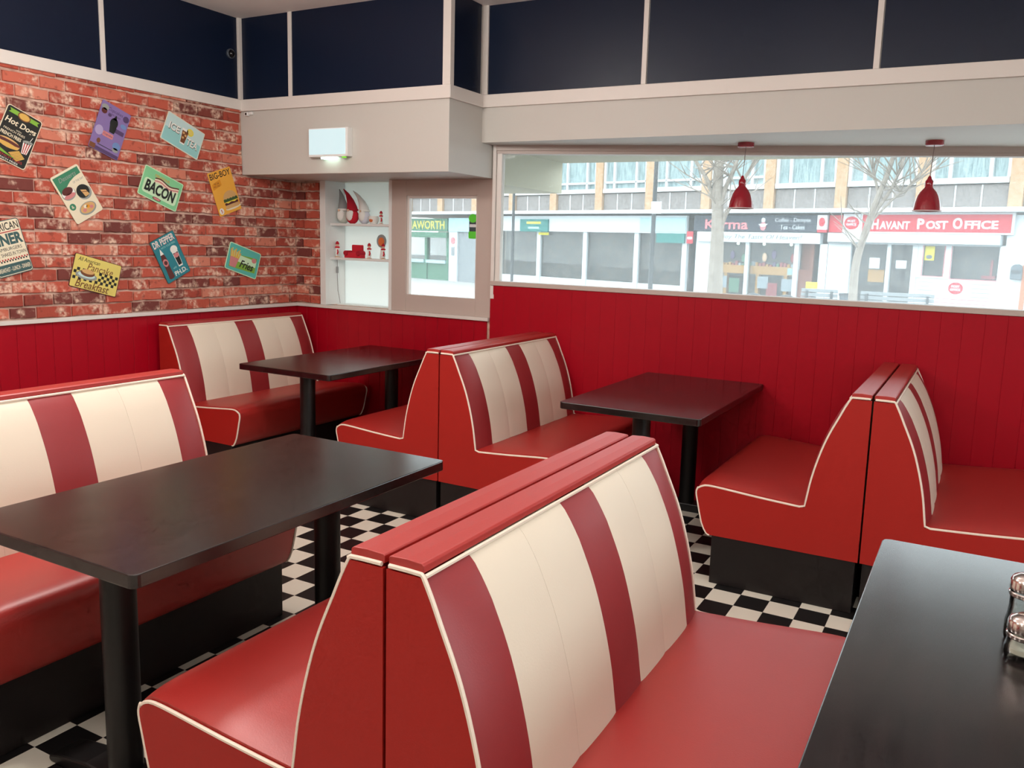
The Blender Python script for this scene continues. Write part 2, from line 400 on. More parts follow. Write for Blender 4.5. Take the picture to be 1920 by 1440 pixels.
# --- white trims and navy panels
def trim(n, vf, label, m='trim_white'): return struct(obj('trim_%d' % n, vf, m, bev=.003), label)
trim(1, box(XL, XL + .03, YN, YB, 1.012, 1.036), 'white chair rail on the brick wall')
trim(2, box(XL + .03, -3.0, YB - .03, YB, 1.012, 1.036), 'white chair rail on the back wall')
trim(3, box(-2.995, XR, YB - .022, YB + .072, 1.262, 1.292), 'taupe cap rail along the red window wall', 'frame_taupe')
trim(4, box(XL, XL + .028, YN, 4.345, 2.428, 2.50), 'white rail between bricks and navy panels')
upl = struct(obj('wall_upper_left', box(XL, XL + .012, YN, 4.36, 2.50, ZC), 'trim_white'), 'upper left wall of navy panels')
for y0, y1 in ((4.352, 3.318), (3.288, 2.25), (2.22, 1.18), (1.15, .1)):
    obj('navy_panel', box(XL + .012, XL + .017, y1, y0 - .0, 2.502, ZC), 'navy_panel', upl)
for y in (3.303, 2.235, 1.165): obj('batten', box(XL + .012, XL + .026, y - .015, y + .015, 2.50, ZC), 'trim_white', upl, bev=.002)
trim(6, box(XL + .0, -2.985, 4.342, 4.36, 2.42, 2.50), 'white rail on the left bulkhead')
for x0, x1 in ((-4.765, -4.322), (-4.288, -3.045)): obj('navy_panel', box(x0, x1, 4.353, 4.36, 2.502, ZC), 'navy_panel', bulk_l)
for x in (-4.305,): obj('batten', box(x - .016, x + .016, 4.345, 4.36, 2.50, ZC), 'trim_white', bulk_l, bev=.002)
obj('corner_post', box(XL + .002, -4.762, 4.325, 4.36, 2.50, ZC), 'trim_white', bulk_l, bev=.002)
obj('corner_post', box(-3.042, -2.985, 4.343, 4.385, 2.50, ZC), 'trim_white', bulk_l, bev=.002)
obj('navy_panel', box(-3.0, -2.993, 4.39, 4.70, 2.502, ZC), 'navy_panel', bulk_l)
trim(7, box(-3.0, -2.983, 4.345, 4.735, 2.42, 2.50), 'white rail on the bulkhead return')
trim(8, box(-3.0, XR, 4.722, 4.74, 2.42, 2.50), 'white rail on the window bulkhead')
px = [-2.985, -1.88, -.6, .68, 1.96, 3.2]
for a, b in zip(px[:-1], px[1:]):
    obj('navy_panel', box(a + .02, b - .015, 4.733, 4.74, 2.502, ZC), 'navy_panel', bulk_w)
    if a > -2.9: obj('batten', box(a - .015, a + .015, 4.725, 4.74, 2.50, ZC), 'trim_white', bulk_w, bev=.002)
obj('corner_post', box(-2.999, -2.955, 4.72, 4.74, 2.50, ZC), 'trim_white', bulk_w, bev=.002)

# --- big shop window at its angle
wl = math.hypot(XR + 3.0, WS * (XR + 3.0))
FWM = plane_frame((-3.0, 4.90, 0), (1, WS, 0))
win1 = thing('window_1', 'large angled shop window looking onto the street', 'window', matrix=FWM)
del win1['category']; struct(win1)
obj('frame', box(-.0, .024, 1.17, 2.2, -.06, .03), 'trim_white', win1, bev=.003)
obj('frame', box(.024, .06, 1.17, 2.15, -.06, .012), 'trim_white', win1, bev=.003)
obj('window_head', join(box(.024, wl, 2.165, 2.2, -.06, .03), box(.024, wl, 2.145, 2.165, -.06, .018)), 'frame_taupe', win1)
obj('window_sill', box(.024, wl, 1.17, 1.20, -.06, .03), 'trim_white', win1)
obj('pane', box(.06, wl, 1.20, 2.147, -.03, -.024), 'window_glass', win1)

# --- glazed panel between display recess and shop window
win2 = thing('window_2', 'narrow glazed panel in a taupe frame beside the display shelves', 'window', matrix=plane_frame((-3.857, YB, 0), (1, 0, 0)))
del win2['category']; struct(win2)
for a in (box(0, .13, 1.036, 1.98, -.06, 0), box(.735, .857, 1.036, 1.98, -.06, 0), box(.13, .735, 1.868, 1.98, -.06, 0), box(.13, .735, 1.036, 1.16, -.06, 0)):
    obj('frame', a, 'frame_taupe', win2, bev=.002)
for a in (box(.128, .148, 1.16, 1.868, -.045, -.012), box(.72, .737, 1.16, 1.868, -.045, -.012), box(.148, .72, 1.85, 1.87, -.045, -.012)):
    obj('glazing_bead', a, 'trim_white', win2, bev=.002)
obj('pane', box(.14, .725, 1.15, 1.86, -.036, -.030), 'window_glass', win2)
st = thing('window_sticker', 'green and black rating sticker on the glazed panel', 'sticker', matrix=plane_frame((-3.172, YB + .028, 1.66), (1, 0, 0)))
paint('sticker_green', 96, 220, 60); paint('sticker_dark', 62, 80, 84); paint('sticker_white', 225, 230, 232)
flat('sticker_body', rrect(-.03, .03, -.04, .04, .004), 0, .001, 'sticker_dark', st)
flat('sticker_top', ell(0, .055, .034, .03), 0, .0014, 'sticker_green', st)
flat('sticker_bottom', rrect(-.034, .034, -.085, -.035, .012), 0, .0014, 'sticker_green', st)
flat('sticker_band', rrect(-.026, .026, -.006, .014, .004), 0, .0016, 'sticker_white', st)

# --- display recess with shelves
rec = struct(obj('wall_recess', join(box(-4.54, -4.487, YB, 5.12, 1.036, 1.98), box(-3.885, -3.858, YB + .0, 5.105, 1.036, 1.98), box(-4.487, -3.885, YB + .12, 5.12, 1.0, 1.036)), 'white_plastic'), 'white display recess in the back wall')
obj('frosted_back', box(-4.487, -3.885, 5.10, 5.106, 1.036, 1.98), 'frosted_white', rec)
obj('recess_post', box(-4.5405, -4.4855, YB - .012, YB + .03, 1.036, 1.98), 'white_plastic', rec, bev=.002)
tag(obj('display_shelf', box(-4.487, -3.885, 4.93, 5.085, 1.645, 1.663), 'white_plastic', bev=.003), 'upper white shelf of the display recess with gnomes on it', 'shelf')
tag(obj('display_shelf', box(-4.487, -3.885, 4.93, 5.085, 1.385, 1.403), 'white_plastic', bev=.003), 'lower white shelf of the display recess with the small red armchair', 'shelf')

# ------------------------------------------------------------------ booth benches
BL = 1.215
SEAT = [(.655, .233), (.670, .237), (.696, .285), (.720, .384), (.728, .42), (.726, .44), (.717, .457), (.700, .468), (.672, .4735), (.6, .470), (.45, .458), (.30, .449), (.238, .446)]
BACK = [(.238, .446), (.230, .50), (.221, .56), (.206, .63), (.187, .70), (.169, .755), (.149, .805), (.123, .862), (.104, .905), (.084, .945)]
def catmull(p, n=4):
    out = []
    for i in range(len(p) - 1):
        a, b, c, d = p[max(i - 1, 0)], p[i], p[i + 1], p[min(i + 2, len(p) - 1)]
        for k in range(n):
            t = k / n
            out.append(tuple(.5 * (2 * b[j] + (c[j] - a[j]) * t + (2 * a[j] - 5 * b[j] + 4 * c[j] - d[j]) * t * t + (3 * b[j] - a[j] - 3 * c[j] + d[j]) * t ** 3) for j in range(2)))
    out.append(p[-1]); return out
BK = catmull(BACK, 2)
SE = catmull(SEAT, 2)
def crown(y):                                   # padding swells quickly behind the piped ends
    t = min(y, BL - y); return 1 - (1 - min(t / .17, 1.0)) ** 2.2
def pillow(y0, y1, bulge, nz=len(BK), ny=8):
    v, f = [], []
    for i in range(ny + 1):
        t = i / ny; y = y0 + (y1 - y0) * t; b = bulge * max(0.0, math.sin(PI * t)) ** .4 + .022 * crown(y)
        for j, (x, z) in enumerate(BK):
            e = min(1, (nz - 1 - j) / 4.0) ** .6; v.append((x - .002 + b * (.12 + .88 * e), y, z))
    for i in range(ny):
        for j in range(nz - 1): f.append((i * nz + j, (i + 1) * nz + j, (i + 1) * nz + j + 1, i * nz + j + 1))
    b0 = len(v)
    for y in (y0, y1): v += [(.012, y, .446), (.012, y, .945)]
    f += [tuple(list(range(nz)) + [b0 + 1, b0]), tuple(list(ny * nz + k for k in range(nz - 1, -1, -1)) + [b0 + 2, b0 + 3])]
    f += [(b0, b0 + 1, b0 + 3, b0 + 2)]
    f += [tuple([k * nz + nz - 1 for k in range(ny + 1)] + [b0 + 3, b0 + 1])]
    f += [tuple([k * nz for k in range(ny, -1, -1)] + [b0, b0 + 2])]
    return v, f
def cushion():
    v, f = [], []; prof = [(.004, .238)] + SE + [(.004, .446)]; n = len(prof)
    ys = [.010, .02, .035, .06, .1, .16, .25, BL / 2, BL - .25, BL - .16, BL - .1, BL - .06, BL - .035, BL - .02, BL - .010]
    for y in ys:
        c = 1 - (1 - min(min(y, BL - y) / .12, 1.0)) ** 2.4
        for x, z in prof:
            up = min(max((z - .40) / .06, 0), 1) * (1 if x > .1 else 0); fr = min(max((x - .64) / .06, 0), 1)
            v.append((x + .006 * c * fr, y, z + .013 * c * up * min(1, (x - .0) / .3)))
    for i in range(len(ys) - 1):
        for j in range(n): f.append((i * n + j, (i + 1) * n + j, (i + 1) * n + (j + 1) % n, i * n + (j + 1) % n))
    f += [tuple(range(n)), tuple(range(len(v) - 1, len(v) - 1 - n, -1))]
    return v, f
def make_bench():
    t = thing('booth_bench', 'x', 'booth bench')
    obj('plinth', box(.012, .646, .006, BL - .006, 0, .236), 'black_plinth', t, bev=.003)
    obj('seat', cushion(), 'red_vinyl', t, smooth=True)
    full = [(0.002, .236)] + [(x - (.002 if x > .3 else 0), z - (.007 if z > .44 else 0)) for x, z in SE] + [(x - .001, z - .001) for x, z in BK[1:]] + [(.002, .944)]
    for a, b in ((.0, .010), (BL - .010, BL)): obj('end_panel', prism_y(full, a, b), 'red_vinyl_end', t)
    ys = [.010, .15, .345, .545, .707, .89, 1.078, BL - .010]; cl = 'rccrccr'
    for k in range(7):
        obj('back_panel', pillow(ys[k] + .0003, ys[k + 1] - .0003, .0035), 'cream_vinyl' if cl[k] == 'c' else 'red_vinyl_back', t, smooth=True)
    cp = [(.003, .951), (.003, .966), (.006, .969), (.045, .971), (.078, .969), (.083, .965), (.084, .953), (.082, .951)]
    obj('top_cap', prism_y(cp, .006, BL - .006), 'red_vinyl', t, bev=.0015)
    path = [(x, z - (.008 if z > .446 and x < .72 else 0)) for x, z in SE] + BK[1:] + [(.08, .949), (.05, .950), (.006, .950)]
    for y in (.003, BL - .003):
        obj('piping', tube([(x + .001, y, z + .001) for x, z in path], .0050, 6), 'piping', t, smooth=True)
    obj('piping', tube([(.088, .003, .947), (.088, BL - .003, .947)], .0048, 6), 'piping', t, smooth=True)
    return t
proto = make_bench()
spots = [(-.930, 1.165, 1, 'nearest bench with white striped back, facing the table with glass shakers'),
         (-.934, 1.165, -1, 'nearest red bench turned away to the left, back-to-back with the striped one'),
         (-3.075, 1.165, 1, 'red and white striped bench behind the long dark table at the left edge'),
         (-4.742, 3.585, 1, 'red and white striped bench standing against the brick wall in the far corner'),
         (-.360, 3.66, 1, 'right-hand bench of the back-to-back pair below the pendant lamps, facing right'),
         (-.364, 3.66, -1, 'left-hand bench of the back-to-back pair below the pendant lamps, facing left'),
         (-2.558, 3.66, 1, 'middle striped bench below the left end of the shop window, facing right'),
         (-2.562, 3.66, -1, 'middle red bench below the narrow glazed panel, facing left to the brick wall')]
for i, (x, y, d, lab) in enumerate(spots):
    o = proto if i == 0 else copy_tree(proto)
    o.location = (x, y if d > 0 else y + BL, 0); o.rotation_euler = (0, 0, 0 if d > 0 else PI)
    o['label'] = lab; o['group'] = 'red and white booth benches'

# ------------------------------------------------------------------ tables
def make_table():
    t = thing('dining_table', 'x', 'table')
    obj('table_top', prism(rrect(-.365, .365, -.62, .62, .02, 4), .740, .775), 'table_wood', t, bev=.003)
    for y in (-.41, .41):
        c = obj('column', lathe([(.046, .03), (.046, .728)], 24, (0, y, 0)), 'black_metal', t, smooth=True)
        obj('mounting_plate', prism(rrect(-.22, .22, y - .09, y + .09, .01), .728, .740), 'black_metal', t)
        half = [(.0, .05), (.12, .05), (.24, .034), (.285, .022), (.292, .012), (.285, 0)]
        prof = half + [(-x, z) for x, z in reversed(half)]
        foot = prism_y([(x, z) for x, z in prof if True], y - .048, y + .048)
        obj('foot', foot, 'black_metal', t, bev=.008)
    return t
tp = make_table()
tabs = [(-2.005, 1.77, 'long dark wooden table between the two nearest left benches'),
        (-3.60, 4.16, 'dark wooden table in front of the far corner bench'),
        (-1.455, 4.265, 'dark wooden table pushed against the red wall under the shop window'),
        (.185, 1.78, 'near dark table with glass shakers reflecting the window')]
for i, (x, y, lab) in enumerate(tabs):
    o = tp if i == 0 else copy_tree(tp); o.location = (x, y, 0); o['label'] = lab; o['group'] = 'dark two-legged booth tables'

# ------------------------------------------------------------------ glass shakers on the near table
paint('salt', 232, 224, 208, 0.9); paint('pepper', 70, 52, 44, 0.9)
def shaker(name, label, loc, h, r, fill, fh):
    t = thing(name, label, 'shaker', loc, group='glass shakers on the near table')
    seg = 24
    prof = [(.0, 0), (r * .92, 0), (r, .006), (r, h * .32), (r * .92, h * .44), (r * .86, h * .6), (r * .86, h), (r * .78, h), (r * .78, h * .6), (r * .83, h * .45), (r * .9, h * .3), (r * .88, .012), (0, .012)]
    obj('glass_body', lathe(prof, seg), 'shaker_glass', t, smooth=True)
    obj('filling', lathe([(0, .0135), (r * .84, .0135), (r * .85, h * fh), (0, h * fh + .004)], seg), fill, t, smooth=True)
    obj('metal_lid', lathe([(r * .86, h - .014), (r * .93, h - .012), (r * .95, h - .004), (r * .92, h), (r * .92, h + .006), (r * .8, h + .014), (r * .45, h + .02), (0, h + .022)], seg), 'chrome', t, smooth=True)
    obj('metal_ring', lathe([(r * .9, h - .026), (r * .95, h - .024), (r * .95, h - .018), (r * .9, h - .016)], seg, closed=True), 'chrome', t, smooth=True)
shaker('salt_shaker', 'short glass shaker with metal lid standing in front', (.1375, 1.806, .775), .068, .036, 'salt', .34)
shaker('sugar_pourer', 'tall glass shaker with rounded metal lid standing behind the short one', (.138, 1.895, .775), .120, .035, 'salt', .3)

# ------------------------------------------------------------------ pendant lamps
def pendant(loc, label):
    t = thing('pendant_lamp', label, 'lamp', loc, group='red pendant lamps')
    obj('ceiling_cup', lathe([(0, 0), (.05, 0), (.05, -.024), (.046, -.028), (0, -.028)], 28), 'lamp_red', t, smooth=True)
    obj('cord', tube([(0, 0, -.028), (-.003, 0, -.11), (-.008, 0, -.198)], .0022, 6), 'cord_grey', t)
    c = (-.008, 0, 0)
    sh = [(.003, -.194), (.009, -.2), (.012, -.212), (.022, -.224), (.023, -.25), (.021, -.254), (.024, -.262), (.03, -.268), (.045, -.285), (.058, -.31), (.069, -.345), (.075, -.375), (.078, -.392)]
    obj('shade', lathe(sh + [(.076, -.392), (.07, -.36), (.055, -.31), (.04, -.285), (.003, -.265)], 32, c), 'lamp_red', t, smooth=True)
    obj('shade_rim', lathe([(.0785, -.389), (.0795, -.393), (.0765, -.3945), (.0755, -.391)], 32, c, closed=True), 'lamp_inner', t, smooth=True)
    obj('bulb', ball((-.008, 0, -.335), .026), 'lamp_inner', t, smooth=True)
pendant((-1.36, 5.15, 2.2), 'red bell pendant lamp hanging left, in front of the dark shop sign')
pendant((-.325, 5.30, 2.2), 'red bell pendant lamp hanging right, in front of the post office')

# ------------------------------------------------------------------ exit luminaire, camera, sensor
t = thing('exit_light', 'lit white emergency light box on the left bulkhead', 'light box', matrix=plane_frame((-3.942, 4.36, 2.18), (1, 0, 0)))
obj('housing', prism(rrect(-.165, .175, -.095, .092, .006), 0, .05), 'white_plastic', t, bev=.003)
obj('lit_panel', prism(rrect(-.157, .157, -.08, .085, .004), .0501, .054), 'exit_lit', t)
obj('lamp_strip', box(-.06, .06, -.108, -.095, .01, .045), 'exit_strip', t)
obj('indicator', box(.125, .15, -.104, -.095, .03, .048), 'led_green', t)
mat('felt_grey_dark', rgb(70, 76, 86), 0.35)
t = thing('dome_camera', 'small dark dome camera on the navy panel of the left wall', 'camera', matrix=plane_frame((XL + .017, 4.264, 2.797), (0, 1, 0)))
obj('base_ring', lathe([(0, 0), (.034, 0), (.034, .012), (.027, .016), (.0265, .012), (0, .012)], 24), 'felt_grey_dark', t, smooth=True)
obj('lens_dome', lathe([(.0245, .012), (.022, .024), (.013, .033), (0, .036)], 20), 'dark_lens', t, smooth=True)
t = thing('alarm_contact', 'tiny white alarm contact at the top corner of the left bulkhead', 'sensor', matrix=plane_frame((-4.70, 4.36, 2.402), (1, 0, 0)))
obj('sensor_body', box(-.042, -.008, -.016, .012, 0, .018), 'white_plastic', t, bev=.003)
obj('sensor_magnet', box(-.004, .03, -.008, .012, 0, .014), 'white_plastic', t, bev=.003)
obj('sensor_window', box(-.034, -.02, -.010, .006, .018, .0195), 'dark_lens', t)

# ------------------------------------------------------------------ tin signs on the bricks
paint('s_black', 28, 30, 26); paint('s_cream', 236, 224, 196); paint('s_white', 238, 236, 228); paint('s_lime', 128, 178, 58); paint('s_brown', 118, 70, 40)
paint('s_red', 178, 40, 44); paint('s_gold', 214, 170, 84); paint('s_tan', 214, 168, 108); paint('s_purple', 134, 112, 168); paint('s_dpurple', 84, 62, 104)
paint('s_lilac', 176, 160, 200); paint('s_blue', 110, 140, 190); paint('s_aqua', 150, 206, 204); paint('s_paleaqua', 196, 222, 220); paint('s_yellow', 232, 214, 74)
paint('s_mint', 132, 206, 150); paint('s_palemint', 206, 236, 196); paint('s_orange', 238, 172, 62); paint('s_dorange', 224, 148, 30); paint('s_skin', 240, 206, 170)
paint('s_teal', 36, 128, 140); paint('s_dteal', 60, 92, 92); paint('s_green', 60, 132, 98); paint('s_butter', 226, 208, 110); paint('s_turq', 88, 186, 172)
paint('s_pink', 210, 130, 130); paint('s_dgreen', 60, 84, 44); paint('s_maroon', 92, 40, 36); paint('s_grey', 150, 154, 148)
def tin(name, label, y, z, wd, ht, ang, body, border=None, r=.012, bw=.006):
    t = thing(name, label, 'tin sign', group='tin signs on the brick wall', matrix=plane_frame((XL + .0165, y, z), (0, 1, 0)) @ Matrix.Rotation(math.radians(ang), 4, 'Z'))
    hx, hy = wd / 2, ht / 2
    if border:
        obj('plate', prism(rrect(-hx, hx, -hy, hy, r), 0, .003), border, t)
        obj('printed_face', prism(rrect(-hx + bw, hx - bw, -hy + bw, hy - bw, max(r - bw * .6, .002)), .003, .0036), body, t)
    else:
        obj('plate', prism(rrect(-hx, hx, -hy, hy, r), 0, .0036), body, t)
    return t
Z1, Z2, Z3 = .0036, .0042, .0048
# hot dogs
t = tin('tin_sign', 'black hot dog tin sign at the upper left edge', 2.766, 2.046, .2, .302, -23.5, 's_black', 's_cream', .016, .004)
flat('ribbon', [(-.085, .112), (.085, .112), (.075, .124), (.085, .136), (-.085, .136), (-.075, .124)], Z1, Z2, 's_lime', t)
flat('badge', ell(0, .122, .036, .024), Z2, Z3, 's_brown', t); flat('badge_ring', ell(0, .122, .03, .018), Z3, .0052, 's_gold', t)
text('Hot Dogs', 0, .066, Z1, .175, .042, 's_cream', t, bold=.02, shear=.15)
text('WITH', 0, .034, Z1, .03, .008, 's_cream', t)
text('FRENCH FRIES', -.02, .02, Z1, .12, .012, 's_cream', t)
text('FRENCH FRIES', -.03, -.006, Z1, .115, .02, 's_cream', t, bold=.02)
flat('cup', [(.04, -.005), (.088, .005), (.08, -.065), (.05, -.07)], Z1, Z2, 's_white', t)
for k in range(3): flat('cup_stripe', [(.047 + k * .014, -.004 + k * .002), (.053 + k * .014, -.003 + k * .002), (.057 + k * .009, -.066), (.053 + k * .009, -.067)], Z2, Z3, 's_red', t)
flat('cup_rim', ell(.064, .002, .028, .01, rot=.2), Z2, Z3, 's_grey', t); bar('straw', (.07, .004), (.08, .04), .003, Z2, Z3, 's_white', t)
flat('bun', ell(-.03, -.05, .065, .026), Z1, Z2, 's_tan', t); flat('sausage', ell(-.03, -.044, .07, .01), Z2, Z3, 's_maroon', t); flat('bun_front', ell(-.03, -.062, .06, .012), Z3, .0052, 's_gold', t)
for k in range(7): bar('fry', (-.01 + k * .008, -.1 - k * .004), (.04 + k * .006, -.066 - k * .004), .006, Z1 + k * .0001, Z2 + k * .0001, 's_gold', t)
flat('tray', [(-.09, -.085), (.0, -.11), (.05, -.118), (-.09, -.108)], Z2, Z3, 's_lime', t)
text('FRENCH FRIES', 0, -.122, Z1, .15, .013, 's_red', t); text('FRENCH FRIES', -.01, -.138, Z1, .13, .01, 's_white', t)
# cupcake print
t = tin('tin_sign', 'purple cupcake tin sign in the top row', 3.329, 2.157, .197, .305, -21, 's_purple', None, .006)
flat('bottom_band', rrect(-.096, .096, -.15, -.128, .002), Z1, Z2, 's_dpurple', t); flat('corner_patch', rrect(-.097, -.06, -.15, -.12, .002), Z2, Z3, 's_brown', t)
text('Cupcakes', .0, .118, Z1, .1, .026, 's_dpurple', t, shear=.2); text('HOME BAKED', .0, .095, Z1, .08, .01, 's_dpurple', t)
flat('icing', ell(.01, .05, .026, .034), Z1, Z2, 's_black', t); flat('icing_tip', [(-.004, .07), (.024, .07), (.012, .105)], Z1, Z2, 's_black', t); flat('case', [(-.012, .03), (.034, .03), (.028, -.012), (-.004, -.012)], Z2, Z3, 's_black', t)
for k, (x, y, rx, ry, c) in enumerate([(-.07, .118, .024, .018, 's_grey'), (-.07, .094, .018, .018, 's_maroon'), (.072, .06, .02, .014, 's_blue'), (-.066, -.03, .026, .03, 's_lilac'), (.066, -.075, .026, .024, 's_blue'), (.066, -.1, .02, .014, 's_grey'), (-.05, -.092, .012, .016, 's_brown'), (.075, .11, .02, .02, 's_dpurple'), (-.03, .085, .012, .01, 's_dpurple'), (.05, .012, .01, .01, 's_dpurple')]):
    flat('cake_print', ell(x, y, rx, ry), Z1, Z2, c, t)
flat('flag_print', rrect(.03, .088, .0, .026, .003), Z2, Z3, 's_dpurple', t); flat('flag_print', rrect(-.04, .03, -.05, -.02, .006), Z1, Z2, 's_pink', t)
text('Cupcake', -.005, -.035, Z2, .06, .016, 's_dpurple', t)
bar('rule', (-.05, -.112), (.05, -.112), .004, Z1, Z2, 's_black', t)
# ice tea
t = tin('tin_sign', 'pale blue ice tea tin sign in the top row', 3.854, 2.19, .305, .195, -22, 's_paleaqua', 's_cream', .008, .004)
flat('wash', rrect(-.145, .145, -.09, .0, .01), Z1, Z2 - .0003, 's_aqua', t)
text('ICE', -.076, .016, Z2, .086, .05, 's_black', t, bold=.045); text('ICE', -.078, .018, Z3, .084, .048, 's_white', t, bold=.02)
text('TEA', .082, -.02, Z2, .09, .05, 's_black', t, bold=.045); text('TEA', .080, -.018, Z3, .088, .048, 's_white', t, bold=.02)
flat('tea_glass', [(-.022, .05), (.034, .05), (.024, -.055), (-.012, -.055)], Z2, Z3, 's_white', t); flat('tea', [(-.018, .035), (.030, .035), (.022, -.046), (-.010, -.046)], Z3, .0054, 's_brown', t)
for x, y in ((-.004, .02), (.014, .008), (.0, -.012)): flat('ice_cube', ell(x, y, .009, .008, 6), .0054, .006, 's_tan', t)
flat('lemon', ell(.042, .045, .027, .024), Z2, Z3, 's_yellow', t); flat('lemon_core', ell(.042, .045, .018, .016), Z3, .0054, 's_butter', t)
# bacon
t = tin('tin_sign', 'mint green bacon tin sign in the middle row', 3.671, 1.833, .3, .197, -21, 's_mint', 's_palemint', .01, .005)
flat('pale_field', rrect(-.13, .13, -.07, .028, .02), Z1, Z2, 's_palemint', t)
text('DELICIOUS', -.01, .064, Z2, .11, .016, 's_dorange', t)
for k, c in enumerate(('s_maroon', 's_cream', 's_pink', 's_cream')):
    pts = [(-.06 + i * .0185, .05 - k * .009 + .008 * math.sin(i * .75)) for i in range(11)]
    flat('bacon_streak', pts + [(x, y - .010) for x, y in reversed(pts)], Z2 + k * .0003, Z3 + k * .0003, c, t)
text('BACON', -.002, -.018, .0062, .23, .075, 's_black', t, bold=.035, shear=.1)
flat('small_oval', ell(-.01, -.078, .032, .01), Z2, Z3, 's_maroon', t); flat('small_oval_inner', ell(-.01, -.078, .026, .007), Z3, .0054, 's_pink', t)
# burger poster
t = tin('tin_sign', 'orange burger tin sign with black heading, right end of middle row', 4.187, 1.85, .205, .305, 19.5, 's_orange', None, .005)
text('BIG-BOY', 0, .122, Z1, .185, .042, 's_black', t, bold=.01)
flat('price_patch', [(-.092, .03), (-.01, .05), (-.015, .09), (-.092, .07)], Z1, Z2, 's_dorange', t); text('THE ONE\nAND ONLY', -.052, .06, Z2, .06, .03, 's_brown', t)
flat('bun_top', [(-.035 + .065 + .062 * math.cos(a), -.055 + .055 * math.sin(a)) for a in [PI * k / 14 for k in range(15)]], Z1, Z2, 's_tan', t)
flat('lettuce', [(-.034 + i * .0128, -.055 + (.005 if i % 2 else 0)) for i in range(11)] + [(.096, -.075), (-.032, -.075)], Z2, Z3, 's_dgreen', t)
flat('cheese', [(-.03, -.073), (.094, -.073), (.06, -.085), (.03, -.078), (0, -.085)], Z3, .0054, 's_yellow', t)
flat('patty', rrect(-.03, .092, -.096, -.078, .008), Z2, Z3, 's_maroon', t); flat('bun_base', rrect(-.032, .094, -.122, -.095, .012), Z2, Z3, 's_tan', t)
flat('plate_print', ell(.035, -.122, .07, .012), Z1, Z2, 's_cream', t)
flat('number_disc', ell(-.075, -.122, .02, .022), Z1, Z2, 's_white', t); text('5', -.075, -.122, Z2, .014, .024, 's_red', t, bold=.02)
# cakes menu
t = tin('tin_sign', 'cream cake menu tin sign with green heading, left of middle row', 3.099, 1.759, .197, .3, 31, 's_cream', None, .014)
flat('heading', [(-.088, .138), (.088, .138), (.088, .098), (.04, .094), (.0, .082), (-.04, .06), (-.065, .036), (-.088, .036)], Z1, Z2, 's_green', t)
text('Desserts', .0, .112, Z2, .12, .026, 's_grey', t, shear=.25)
text('OF THE DAY', .052, .068, Z1, .075, .012, 's_grey', t)
flat('plate_print', ell(-.045, .025, .046, .036), Z1, Z2, 's_grey', t); flat('cream_layer', ell(-.045, .03, .042, .032), Z2, Z3, 's_white', t); flat('cake_top', ell(-.045, .042, .036, .022), Z3, .0054, 's_maroon', t); flat('cake_base', ell(-.045, .012, .038, .014), Z3, .0054, 's_pink', t)
flat('plate_print', ell(.048, -.01, .046, .042), Z1, Z2, 's_grey', t); flat('dark_cake', ell(.042, .0, .042, .04), Z2, Z3, 's_black', t); flat('slice', [(.03, .015), (.062, .0), (.07, -.032), (.04, -.035)], Z3, .0054, 's_tan', t); bar('layer', (.034, 0), (.066, -.014), .004, .0054, .006, 's_brown', t)
flat('green_dot', ell(-.066, -.05, .02), Z1, Z2, 's_green', t); text('&', -.066, -.05, Z2, .016, .018, 's_cream', t)
flat('plate_print', ell(.015, -.098, .058, .036), Z1, Z2, 's_grey', t); flat('tart', ell(.015, -.095, .05, .029), Z2, Z3, 's_tan', t)
for x, y, c in ((-.01, -.1, 's_pink'), (.02, -.088, 's_dorange'), (.04, -.1, 's_pink'), (.005, -.082, 's_cream')): flat('fruit', ell(x, y, .012, .01, 12), Z3, .0054, c, t)
# american diner
t = tin('tin_sign', 'cream diner tin sign cut by the left picture edge', 2.685, 1.44, .2, .3, 14.5, 's_cream', 's_dteal', .016, .004)
text('AMERICAN', 0, .116, Z1, .18, .042, 's_black', t, bold=.01); bar('rule', (-.09, .086), (.09, .086), .005, Z1, Z2, 's_red', t)
text('DINER', 0, .046, Z1, .185, .062, 's_dteal', t, bold=.045)
text('HAMBURGERS', 0, -.005, Z1, .15, .018, 's_black', t); text('BEST SHAKES IN TOWN', 0, -.034, Z1, .18, .02, 's_black', t)
for k in range(24):
    flat('check', [(-.094 + k * .0078, -.074 + (.009 if k % 2 else 0)), (-.0862 + k * .0078, -.074 + (.009 if k % 2 else 0)), (-.0862 + k * .0078, -.065 + (.009 if k % 2 else 0)), (-.094 + k * .0078, -.065 + (.009 if k % 2 else 0))], Z1, Z2, 's_red' if k % 2 else 's_black', t)
flat('foot_band', rrect(-.094, .094, -.142, -.086, .012), Z1, Z2, 's_dteal', t); text('BREAKFAST - LUNCH - DINNER', 0, -.114, Z2, .18, .024, 's_cream', t, bold=.01)
# pancakes
t = tin('tin_sign', 'yellow pancake breakfast tin sign in the lower row', 3.193, 1.279, .311, .204, -15.6, 's_butter', 's_maroon', .01, .004)
text('All American', -.06, .075, Z1, .14, .024, 's_black', t, shear=.2)
text('Pancake', .02, .04, Z1, .17, .044, 's_brown', t, shear=.25); text('Breakfast', -.01, -.07, .0058, .22, .046, 's_brown', t, shear=.25)
for j in range(4):
    for i in range(16):
        x = -.144 + i * .018
        if (i + j) % 2 or (4 <= i <= 8 and j > 0): continue
        flat('check', rrect(x, x + .018, -.05 + j * .018, -.032 + j * .018, .0005, 1), Z1, Z2, 's_black', t)
flat('plate_print', ell(-.06, -.018, .07, .024), Z2, Z3, 's_grey', t); flat('plate_well', ell(-.06, -.014, .055, .017), Z3, .0052, 's_paleaqua', t)
flat('pancakes', ell(-.056, .0, .046, .022), .0052, .0058, 's_brown', t); flat('pancake_top', ell(-.056, .008, .04, .014), .0058, .0063, 's_tan', t)
